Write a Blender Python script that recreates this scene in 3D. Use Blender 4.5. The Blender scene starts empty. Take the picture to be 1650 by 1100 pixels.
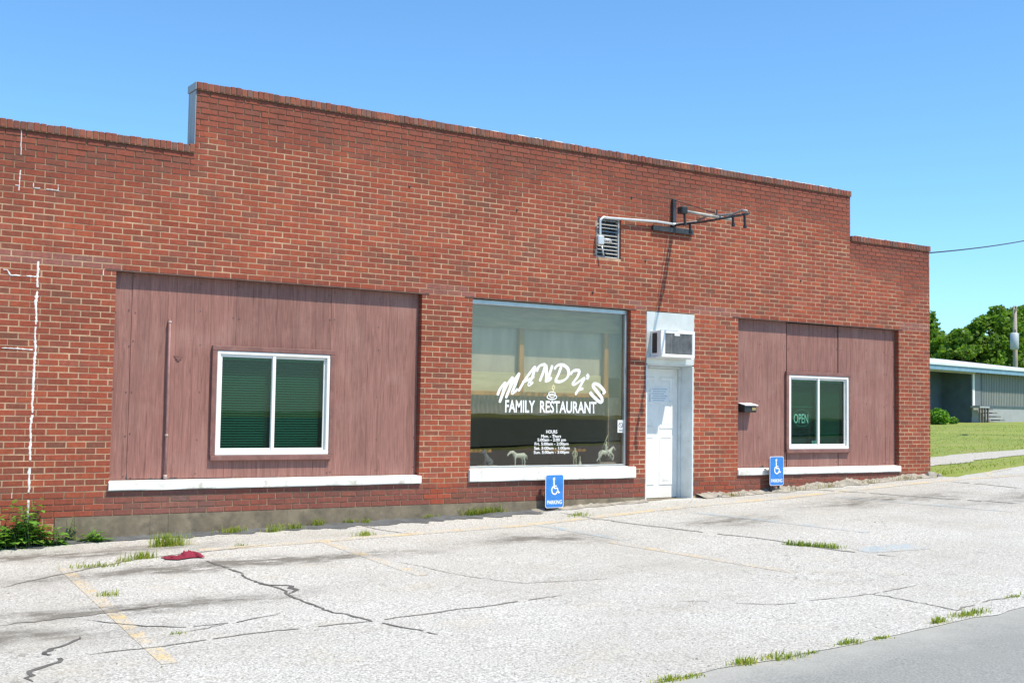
import bpy, math, random
from mathutils import Vector, Matrix, noise as mnoise
random.seed(11)
R = math.radians
sc = bpy.context.scene
COL = sc.collection

# ------------------------------------------------------------------ camera, sky, sun, exposure
CAM_F, CAM_YAW, CAM_PITCH, CAM_ROLL = 1910.986, 0.5820657, 0.0584922, 0.0148130
CAM = Vector((-3.52526, -13.36362, 0.83507))
_F = Vector((math.sin(CAM_YAW) * math.cos(CAM_PITCH), math.cos(CAM_YAW) * math.cos(CAM_PITCH), math.sin(CAM_PITCH)))
_R0 = Vector((math.cos(CAM_YAW), -math.sin(CAM_YAW), 0))
_U0 = _R0.cross(_F)
_R = _R0 * math.cos(CAM_ROLL) + _U0 * math.sin(CAM_ROLL)
_U = -_R0 * math.sin(CAM_ROLL) + _U0 * math.cos(CAM_ROLL)
cd = bpy.data.cameras.new('camera')
cd.sensor_width = 36.0
cd.lens = CAM_F / 1650 * 36.0
cd.clip_end = 3000
cam = bpy.data.objects.new('camera', cd)
COL.objects.link(cam)
cam.matrix_world = Matrix(((_R.x, _U.x, -_F.x, CAM.x), (_R.y, _U.y, -_F.y, CAM.y), (_R.z, _U.z, -_F.z, CAM.z), (0, 0, 0, 1)))
sc.camera = cam

SUN_EL, SUN_AZ = R(62), R(24)          # azimuth from the facade's outward normal (-Y) towards +X
to_sun = Vector((math.sin(SUN_AZ) * math.cos(SUN_EL), -math.cos(SUN_AZ) * math.cos(SUN_EL), math.sin(SUN_EL)))
w = bpy.data.worlds.new('World')
sc.world = w
w.use_nodes = True
nt = w.node_tree
bg = nt.nodes['Background']
sky = nt.nodes.new('ShaderNodeTexSky')
sky.sky_type = 'NISHITA'
sky.sun_disc = False
sky.sun_elevation = SUN_EL
sky.sun_rotation = math.pi - SUN_AZ
sky.altitude = 200
sky.air_density = 1.0
sky.dust_density = 0.3
sky.ozone_density = 1.6
tint = nt.nodes.new('ShaderNodeMix')
tint.data_type = 'RGBA'; tint.blend_type = 'MULTIPLY'
tint.inputs[0].default_value = 1.0
tint.inputs[7].default_value = (.57, .865, 1.05, 1)      # the clear, strongly blue sky of the day
nt.links.new(sky.outputs[0], tint.inputs[6])
nt.links.new(tint.outputs[2], bg.inputs[0])
bg.inputs[1].default_value = 0.15
sl = bpy.data.lights.new('sun', 'SUN')
sl.energy = 4.6
sl.angle = R(0.55)
sl.color = (1.0, 0.90, 0.74)
so = bpy.data.objects.new('sun', sl)
COL.objects.link(so)
so.rotation_euler = to_sun.to_track_quat('Z', 'Y').to_euler()
so.location = (0, -20, 30)
sc.view_settings.view_transform = 'Standard'
sc.view_settings.look = 'None'
sc.view_settings.gamma = 1.0
sc.view_settings.exposure = 0.50
sc.cycles.use_denoising = True
sc.cycles.max_bounces = 8
sc.cycles.transparent_max_bounces = 12

# ------------------------------------------------------------------ pixel -> place helpers (photograph is 1650 x 1100)
def ray(px, py):
    return _F * CAM_F + _R * (px - 825) - _U * (py - 550)
def wall(px, py, Y=0.0):
    d = ray(px, py)
    return CAM + d * ((Y - CAM.y) / d.y)
def deep(px, py, depth):
    return CAM + ray(px, py) * (depth / CAM_F)
KX = [-60, -10, -1, 0, 4.7, 7.6, 9.5, 14, 20, 30, 44, 60, 120]
KZ = [-1.2, -.8, -.645, -.63, -.555, -.44, -.395, -.195, .02, .25, .45, .62, 1.2]
def gx(X):
    if X <= KX[0]: return KZ[0]
    if X >= KX[-1]: return KZ[-1]
    for i in range(len(KX) - 1):
        if X <= KX[i + 1]:
            return KZ[i] + (KZ[i + 1] - KZ[i]) * (X - KX[i]) / (KX[i + 1] - KX[i])
def h(X, Y):
    return gx(X) + (0.01 * max(Y, -25) if Y < 0 else 0)
def gnd(px, py):
    d = ray(px, py).normalized()
    t, s = 2.0, 0.05
    while t < 180:
        q = CAM + d * t
        if q.z < h(q.x, q.y): break
        t += s
    return Vector((q.x, q.y, h(q.x, q.y)))

# ------------------------------------------------------------------ mesh helpers
class MB:
    def __init__(s): s.v, s.f, s.c = [], [], []
    def face(s, pts, col=None):
        b = len(s.v)
        s.v += [tuple(p) for p in pts]
        s.f.append(tuple(range(b, b + len(pts))))
        s.c.append(col)
    def poly(s, verts, faces, col=None):
        b = len(s.v)
        s.v += [tuple(p) for p in verts]
        for f in faces:
            s.f.append(tuple(b + i for i in f)); s.c.append(col)
    def box(s, x0, x1, y0, y1, z0, z1, col=None, bev=0.0):
        if bev <= 0:
            v = [(x, y, z) for x in (x0, x1) for y in (y0, y1) for z in (z0, z1)]
            s.poly(v, [(0, 1, 3, 2), (4, 6, 7, 5), (0, 4, 5, 1), (2, 3, 7, 6), (0, 2, 6, 4), (1, 5, 7, 3)], col)
            return
        b = min(bev, .45 * (x1 - x0), .45 * (y1 - y0), .45 * (z1 - z0))
        X, Y, Z = (x0, x1), (y0, y1), (z0, z1)
        idx, v = {}, []
        for i in (0, 1):
            for j in (0, 1):
                for k in (0, 1):
                    sx, sy, sz = (1, -1)[i] * b, (1, -1)[j] * b, (1, -1)[k] * b
                    for a, p in (('x', (X[i], Y[j] + sy, Z[k] + sz)), ('y', (X[i] + sx, Y[j], Z[k] + sz)), ('z', (X[i] + sx, Y[j] + sy, Z[k]))):
                        idx[(a, i, j, k)] = len(v); v.append(p)
        F = []
        for i in (0, 1):
            F.append([idx[('x', i, j, k)] for j, k in ((0, 0), (0, 1), (1, 1), (1, 0))])
            F.append([idx[('y', j, i, k)] for j, k in ((0, 0), (0, 1), (1, 1), (1, 0))])
            F.append([idx[('z', j, k, i)] for j, k in ((0, 0), (0, 1), (1, 1), (1, 0))])
        for i in (0, 1):
            for j in (0, 1):
                F.append([idx[('x', i, j, 0)], idx[('x', i, j, 1)], idx[('y', i, j, 1)], idx[('y', i, j, 0)]])
                F.append([idx[('x', i, 0, j)], idx[('x', i, 1, j)], idx[('z', i, 1, j)], idx[('z', i, 0, j)]])
                F.append([idx[('y', 0, i, j)], idx[('y', 1, i, j)], idx[('z', 1, i, j)], idx[('z', 0, i, j)]])
                for k in (0, 1):
                    F.append([idx[('x', i, j, k)], idx[('y', i, j, k)], idx[('z', i, j, k)]])
        c = Vector(((x0 + x1) / 2, (y0 + y1) / 2, (z0 + z1) / 2))
        G = []
        for f in F:
            a, b_, d = (Vector(v[f[0]]), Vector(v[f[1]]), Vector(v[f[2]]))
            n = (b_ - a).cross(d - a)
            m = (a + b_ + d) / 3 - c
            G.append(tuple(f) if n.dot(m) > 0 else tuple(reversed(f)))
        s.poly(v, G, col)
    def tube(s, pts, rad, n=8, col=None, cap=True):
        pts = [Vector(p) for p in pts]
        rad = rad if isinstance(rad, (list, tuple)) else [rad] * len(pts)
        b = len(s.v)
        prev = None
        for i, p in enumerate(pts):
            d = (pts[min(i + 1, len(pts) - 1)] - pts[max(i - 1, 0)]).normalized()
            if prev is None:
                u = d.cross(Vector((0, 0, 1)) if abs(d.z) < .9 else Vector((1, 0, 0))).normalized()
            else:
                u = (prev - d * prev.dot(d)).normalized()
            prev = u
            q = d.cross(u)
            for k in range(n):
                a = 2 * math.pi * k / n
                s.v.append(tuple(p + (u * math.cos(a) + q * math.sin(a)) * rad[i]))
        for i in range(len(pts) - 1):
            for k in range(n):
                s.f.append((b + i * n + k, b + i * n + (k + 1) % n, b + (i + 1) * n + (k + 1) % n, b + (i + 1) * n + k)); s.c.append(col)
        if cap:
            s.f.append(tuple(b + k for k in reversed(range(n)))); s.c.append(col)
            e = b + (len(pts) - 1) * n
            s.f.append(tuple(e + k for k in range(n))); s.c.append(col)
    def mesh(s, name, mat, smooth=False):
        me = bpy.data.meshes.new(name)
        me.from_pydata(s.v, [], s.f)
        if any(c is not None for c in s.c):
            at = me.attributes.new('tone', 'FLOAT_COLOR', 'FACE')
            buf = []
            for c in s.c:
                c = c or (1, 1, 1)
                buf += [c[0], c[1], c[2], 1.0]
            at.data.foreach_set('color', buf)
        if mat: me.materials.append(mat)
        if smooth: me.polygons.foreach_set('use_smooth', [True] * len(me.polygons))
        me.update()
        return me
    def build(s, name, mat, parent=None, smooth=False):
        return link(name, s.mesh(name, mat, smooth), parent)

def link(name, data, parent=None):
    o = bpy.data.objects.new(name, data)
    COL.objects.link(o)
    if parent is not None:
        o.parent = parent
        o.matrix_parent_inverse = Matrix.Translation(-world_loc(parent))
    return o
def world_loc(o):
    return Vector(o.location) if o.parent is None else Vector(o.location)
def tag(o, label=None, cat=None, group=None, kind=None):
    if label: o['label'] = label
    if cat: o['category'] = cat
    if group: o['group'] = group
    if kind: o['kind'] = kind
    return o
def empty(name, loc, label, cat, group=None):
    o = bpy.data.objects.new(name, None)
    COL.objects.link(o)
    o.location = loc
    o.empty_display_size = .2
    return tag(o, label, cat, group)
def part(name, mat, parent, *boxes, bev=0.0, smooth=False):
    m = MB()
    for b in boxes: m.box(*b, bev=bev)
    return m.build(name, mat, parent, smooth)

# ------------------------------------------------------------------ materials
def newmat(name):
    m = bpy.data.materials.new(name)
    m.use_nodes = True
    t = m.node_tree
    return m, t, t.nodes, t.links, t.nodes['Principled BSDF']
def N(t, typ, **kw):
    n = t.nodes.new(typ)
    for k, v in kw.items(): setattr(n, k, v)
    return n
def pos(t):
    return N(t, 'ShaderNodeNewGeometry').outputs['Position']
def tex(t, scale, detail=4, rough=.55, vec=None, stretch=None, dist=0.0):
    n = N(t, 'ShaderNodeTexNoise')
    n.inputs['Scale'].default_value = scale
    n.inputs['Detail'].default_value = detail
    n.inputs['Roughness'].default_value = rough
    n.inputs['Distortion'].default_value = dist
    v = vec or pos(t)
    if stretch:
        mp = N(t, 'ShaderNodeMapping')
        mp.inputs['Scale'].default_value = stretch
        t.links.new(v, mp.inputs[0]); v = mp.outputs[0]
    t.links.new(v, n.inputs['Vector'])
    return n.outputs[0]
def ramp(t, fac, a, b, ca=(0, 0, 0), cb=(1, 1, 1)):
    r = N(t, 'ShaderNodeValToRGB')
    r.color_ramp.elements[0].position = a; r.color_ramp.elements[1].position = b
    r.color_ramp.elements[0].color = (*ca, 1); r.color_ramp.elements[1].color = (*cb, 1)
    t.links.new(fac, r.inputs[0])
    return r.outputs[0]
def mix(t, fac, a, b, mode='MIX'):
    n = N(t, 'ShaderNodeMix', data_type='RGBA', blend_type=mode)
    for i, v in ((0, fac), (6, a), (7, b)):
        if hasattr(v, 'links') or hasattr(v, 'is_linked'): t.links.new(v, n.inputs[i])
        elif isinstance(v, (int, float)): n.inputs[i].default_value = v if i == 0 else (v, v, v, 1)
        else: n.inputs[i].default_value = (*v, 1)
    return n.outputs[2]
def mth(t, op, a, b=None, c=None):
    n = N(t, 'ShaderNodeMath', operation=op)
    for i, v in enumerate((a, b, c)):
        if v is None: continue
        if isinstance(v, (int, float)): n.inputs[i].default_value = v
        else: t.links.new(v, n.inputs[i])
    return n.outputs[0]
def bump(t, bs, height, dist=.002, strength=.6):
    b = N(t, 'ShaderNodeBump')
    b.inputs['Strength'].default_value = strength
    b.inputs['Distance'].default_value = dist
    t.links.new(height, b.inputs['Height'])
    t.links.new(b.outputs[0], bs.inputs['Normal'])
def pm(name, col, rough=.6, var=.18, scale=6., metal=0.0, bmp=.0, bscale=80, dirt=None, dirt_amt=.5, stretch=None, spec=.5):
    m, t, n, l, b = newmat(name)
    lo = tuple(c * (1 - var) for c in col); hi = tuple(min(1, c * (1 + var)) for c in col)
    c = ramp(t, tex(t, scale, stretch=stretch), .3, .7, lo, hi)
    if dirt:
        c = mix(t, ramp(t, tex(t, scale * .6 + 1.3, 6, .65), .52, .75, (0, 0, 0), (dirt_amt,) * 3), c, dirt)
    l.new(c, b.inputs['Base Color'])
    b.inputs['Roughness'].default_value = rough
    b.inputs['Metallic'].default_value = metal
    b.inputs['Specular IOR Level'].default_value = spec
    if bmp: bump(t, b, tex(t, bscale, 5), bmp)
    return m

def mat_brick(name):
    m, t, n, l, b = newmat(name)
    a = N(t, 'ShaderNodeAttribute', attribute_name='tone')
    c = mix(t, 1.0, a.outputs['Color'], ramp(t, tex(t, 22, 5, .65), .3, .72, (.78, .78, .78), (1.16, 1.16, 1.16)), 'MULTIPLY')
    c = mix(t, ramp(t, tex(t, 1.1, 5, .6), .45, .75, (0, 0, 0), (.32,) * 3), c, (.17, .068, .05))
    c = mix(t, ramp(t, tex(t, 7.5, 4, .7, dist=.8), .55, .68, (0, 0, 0), (.42,) * 3), c, (.185, .085, .062))
    c = mix(t, ramp(t, tex(t, 9.5, 4, .7, dist=.5), .60, .70, (0, 0, 0), (.40,) * 3), c, (.40, .115, .05))
    c = mix(t, ramp(t, tex(t, 75, 3, .6), .62, .8, (0, 0, 0), (.4,) * 3), c, (.10, .05, .04))
    c = mix(t, 1.0, c, ramp(t, tex(t, .38, 4, .6, stretch=(1, 1, 2.2)), .32, .68, (.84, .82, .82), (1.12, 1.10, 1.08)), 'MULTIPLY')
    st = tex(t, 2.4, 6, .7, stretch=(3.2, 1, .22))
    c = mix(t, ramp(t, st, .54, .74, (0, 0, 0), (.42,) * 3), c, (.105, .050, .038))
    c = mix(t, ramp(t, tex(t, 1.7, 6, .7, stretch=(1, 1, 1.6)), .64, .80, (0, 0, 0), (.30,) * 3), c, (.42, .27, .21))
    l.new(c, b.inputs['Base Color'])
    b.inputs['Roughness'].default_value = .85
    b.inputs['Specular IOR Level'].default_value = .3
    bump(t, b, tex(t, 160, 5, .7), .0025, .7)
    return m
def mat_mortar():
    m, t, n, l, b = newmat('mortar')
    c = ramp(t, tex(t, 3.0, 6, .65), .32, .68, (.27, .165, .105), (.57, .405, .26))
    c = mix(t, ramp(t, tex(t, 40, 4), .5, .75, (0, 0, 0), (.5,) * 3), c, (.22, .15, .11))
    a = N(t, 'ShaderNodeAttribute', attribute_name='tone')
    c = mix(t, ramp(t, tex(t, .55, 5, .6, stretch=(.6, 1, 2)), .52, .70, (0, 0, 0), (.50,) * 3), c, (.28, .14, .09))
    c = mix(t, 1.0, c, a.outputs['Color'], 'MULTIPLY')
    l.new(c, b.inputs['Base Color'])
    b.inputs['Roughness'].default_value = .95
    bump(t, b, tex(t, 120, 5), .002, .6)
    return m
def mat_ply():
    m, t, n, l, b = newmat('stained_plywood')
    g = tex(t, 5, 6, .7, stretch=(5.5, 1, .30), dist=1.8)
    c = ramp(t, g, .25, .75, (.135, .058, .045), (.375, .180, .146))
    c = mix(t, ramp(t, tex(t, 30, 4, .6, stretch=(5, 1, .12)), .5, .7, (0, 0, 0), (.30,) * 3), c, (.105, .045, .038))
    a = N(t, 'ShaderNodeAttribute', attribute_name='tone')
    c = mix(t, 1.0, c, a.outputs['Color'], 'MULTIPLY')
    c = mix(t, ramp(t, tex(t, 1.6, 5, .6), .5, .76, (0, 0, 0), (.45,) * 3), c, (.37, .215, .175))
    c = mix(t, ramp(t, tex(t, 1.5, 6, .7, stretch=(4, 1, .25)), .52, .72, (0, 0, 0), (.45,) * 3), c, (.125, .055, .045))
    l.new(c, b.inputs['Base Color'])
    b.inputs['Roughness'].default_value = .75
    bump(t, b, g, .003, .5)
    return m
def lot_colour(t):
    fine = tex(t, 62, 3, .7)
    c = ramp(t, fine, .38, .60, (.245, .242, .225), (.60, .60, .57))
    c = mix(t, ramp(t, tex(t, 30, 3, .6), .56, .68, (0, 0, 0), (.65,) * 3), c, (.19, .19, .18))
    c = mix(t, ramp(t, tex(t, 23, 3, .7, dist=.6), .60, .70, (0, 0, 0), (.75,) * 3), c, (.70, .70, .675))
    c = mix(t, ramp(t, tex(t, .55, 6, .6), .42, .72, (0, 0, 0), (.45,) * 3), c, (.30, .285, .245))
    c = mix(t, ramp(t, tex(t, 1.9, 5, .65), .56, .74, (0, 0, 0), (.30,) * 3), c, (.42, .37, .27))
    # crazed patches of old surface
    vo = N(t, 'ShaderNodeTexVoronoi', feature='DISTANCE_TO_EDGE'); vo.inputs['Scale'].default_value = 1.9
    wv_ = N(t, 'ShaderNodeVectorMath', operation='ADD'); nz_ = N(t, 'ShaderNodeTexNoise'); nz_.inputs['Scale'].default_value = 2.6; nz_.inputs['Detail'].default_value = 5
    t.links.new(pos(t), nz_.inputs['Vector']); t.links.new(pos(t), wv_.inputs[0]); t.links.new(nz_.outputs['Color'], wv_.inputs[1]); t.links.new(wv_.outputs[0], vo.inputs['Vector'])
    ln = ramp(t, vo.outputs['Distance'], .004, .020, (1, 1, 1), (0, 0, 0))
    c = mix(t, mth(t, 'MULTIPLY', mth(t, 'MULTIPLY', ln, ramp(t, tex(t, .45, 4), .50, .62)), .55), c, (.15, .14, .12))
    # drip and tyre-wash stains where cars stood, parallel to the wall
    sep = N(t, 'ShaderNodeSeparateXYZ')
    t.links.new(pos(t), sep.inputs[0])
    wob = mth(t, 'MULTIPLY', mth(t, 'SUBTRACT', tex(t, .9, 4, stretch=(1, .3, 1)), .5), 1.2)
    tot = None
    for (y0, sy, x0, sx, amt) in ((-2.55, .19, .55, 1.2, .9), (-4.35, .16, -.9, .9, .7), (-2.35, .28, 4.1, .55, .55), (-2.3, .3, 6.9, .6, .45), (-1.0, .22, -.9, 1.2, .6), (-5.2, .2, -2.2, .7, .5), (-1.9, .3, 10.5, 1.2, .5), (-3.0, .3, 13.2, 1.6, .5)):
        dy = mth(t, 'DIVIDE', mth(t, 'ADD', mth(t, 'SUBTRACT', sep.outputs[1], y0), wob), sy)
        dx = mth(t, 'DIVIDE', mth(t, 'SUBTRACT', sep.outputs[0], x0), sx)
        e = mth(t, 'EXPONENT', mth(t, 'MULTIPLY', mth(t, 'ADD', mth(t, 'MULTIPLY', dy, dy), mth(t, 'MULTIPLY', dx, dx)), -.5))
        e = mth(t, 'MULTIPLY', e, amt)
        tot = e if tot is None else mth(t, 'MAXIMUM', tot, e)
    brk = ramp(t, tex(t, 6, 6, .75, stretch=(.5, 1, 1)), .36, .64)
    fac = mth(t, 'MULTIPLY', mth(t, 'MINIMUM', mth(t, 'MULTIPLY', mth(t, 'MULTIPLY', tot, brk), 2.8), 1.0), .86)
    c = mix(t, fac, c, (.125, .116, .098))
    c = mix(t, mth(t, 'MULTIPLY', ramp(t, tex(t, .9, 6, .7, stretch=(.45, 1, 1)), .54, .72), .34), c, (.25, .23, .19))
    return c, fine
def mat_lot():
    m, t, n, l, b = newmat('weathered_pavement')
    c, fine = lot_colour(t)
    l.new(c, b.inputs['Base Color'])
    b.inputs['Roughness'].default_value = .92
    b.inputs['Specular IOR Level'].default_value = .25
    bump(t, b, fine, .006, .6)
    return m
def mat_paint(name, col, cover):
    m, t, n, l, b = newmat(name)
    c, fine = lot_colour(t)
    f = mth(t, 'MULTIPLY', ramp(t, tex(t, 9, 6, .75), .5 - cover * .28, .72 - cover * .2), ramp(t, fine, .40, .60))
    f = mth(t, 'MULTIPLY', f, ramp(t, tex(t, 3.4, 6, .75), .43, .60))
    c = mix(t, mth(t, 'MULTIPLY', f, .55 + .4 * cover), c, col)
    l.new(c, b.inputs['Base Color'])
    b.inputs['Roughness'].default_value = .9
    bump(t, b, fine, .006, .6)
    return m
def mat_glass(name, tint, refl=1.0):
    m, t, n, l, b = newmat(name)
    n.remove(b)
    out = n['Material Output']
    tr = N(t, 'ShaderNodeBsdfTransparent'); tr.inputs[0].default_value = (*tint, 1)
    gl = N(t, 'ShaderNodeBsdfGlossy'); gl.inputs[0].default_value = (1, .88, .78, 1); gl.inputs[1].default_value = .0
    lw = N(t, 'ShaderNodeLayerWeight'); lw.inputs[0].default_value = .5      # Schlick term for each face of the pane
    f = mth(t, 'ADD', mth(t, 'MULTIPLY', mth(t, 'POWER', lw.outputs['Facing'], 5), .95), .045 * refl)
    mx = N(t, 'ShaderNodeMixShader')
    nz = N(t, 'ShaderNodeBump'); nz.inputs['Strength'].default_value = .05; nz.inputs['Distance'].default_value = .01
    l.new(tex(t, 1.4, 2), nz.inputs['Height']); l.new(nz.outputs[0], gl.inputs['Normal'])
    l.new(f, mx.inputs[0]); l.new(tr.outputs[0], mx.inputs[1]); l.new(gl.outputs[0], mx.inputs[2])
    l.new(mx.outputs[0], out.inputs[0])
    return m
def mat_leaf(name, lo, hi, trans=.35):
    m, t, n, l, b = newmat(name)
    a = N(t, 'ShaderNodeAttribute', attribute_name='tone')
    c = ramp(t, tex(t, 2.2, 4), .3, .7, lo, hi)
    c = mix(t, 1.0, c, a.outputs['Color'], 'MULTIPLY')
    l.new(c, b.inputs['Base Color'])
    b.inputs['Roughness'].default_value = .6
    b.inputs['Specular IOR Level'].default_value = .25
    tl = N(t, 'ShaderNodeBsdfTranslucent')
    l.new(mix(t, 1.0, c, (1.3, 1.5, .6), 'MULTIPLY'), tl.inputs[0])
    mx = N(t, 'ShaderNodeMixShader'); mx.inputs[0].default_value = trans
    l.new(b.outputs[0], mx.inputs[1]); l.new(tl.outputs[0], mx.inputs[2])
    l.new(mx.outputs[0], n['Material Output'].inputs[0])
    return m
def mat_grass():
    m, t, n, l, b = newmat('lawn')
    c = ramp(t, tex(t, .35, 6, .6), .3, .7, (.195, .25, .036), (.30, .335, .066))
    c = mix(t, ramp(t, tex(t, 14, 5, .7), .35, .7, (0, 0, 0), (.6,) * 3), c, (.12, .18, .035))
    c = mix(t, ramp(t, tex(t, .8, 5, .65, stretch=(.5, 1, 1)), .56, .72, (0, 0, 0), (.55,) * 3), c, (.36, .29, .13))
    l.new(c, b.inputs['Base Color'])
    b.inputs['Roughness'].default_value = .95
    bump(t, b, tex(t, 30, 5), .05, .8)
    return m
def mat_asphalt():
    m, t, n, l, b = newmat('road_asphalt')
    f = tex(t, 70, 3, .7)
    c = ramp(t, f, .35, .65, (.155, .162, .155), (.30, .31, .295))
    c = mix(t, ramp(t, tex(t, 24, 3, .6), .58, .72, (0, 0, 0), (.5,) * 3), c, (.14, .15, .15))
    c = mix(t, ramp(t, tex(t, .8, 6, .65), .4, .7, (0, 0, 0), (.5,) * 3), c, (.235, .242, .23))
    sep = N(t, 'ShaderNodeSeparateXYZ'); l.new(pos(t), sep.inputs[0])
    dust = mth(t, 'ADD', mth(t, 'SUBTRACT', sep.outputs[1], mth(t, 'MULTIPLY', sep.outputs[0], .085)), mth(t, 'MULTIPLY', tex(t, 2.2, 6, .7), .9))
    c = mix(t, mth(t, 'MULTIPLY', ramp(t, mth(t, 'ADD', dust, 8.6), .35, .95), .55), c, (.42, .415, .375))
    l.new(c, b.inputs['Base Color'])
    b.inputs['Roughness'].default_value = .9
    bump(t, b, f, .004, .6)
    return m

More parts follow.
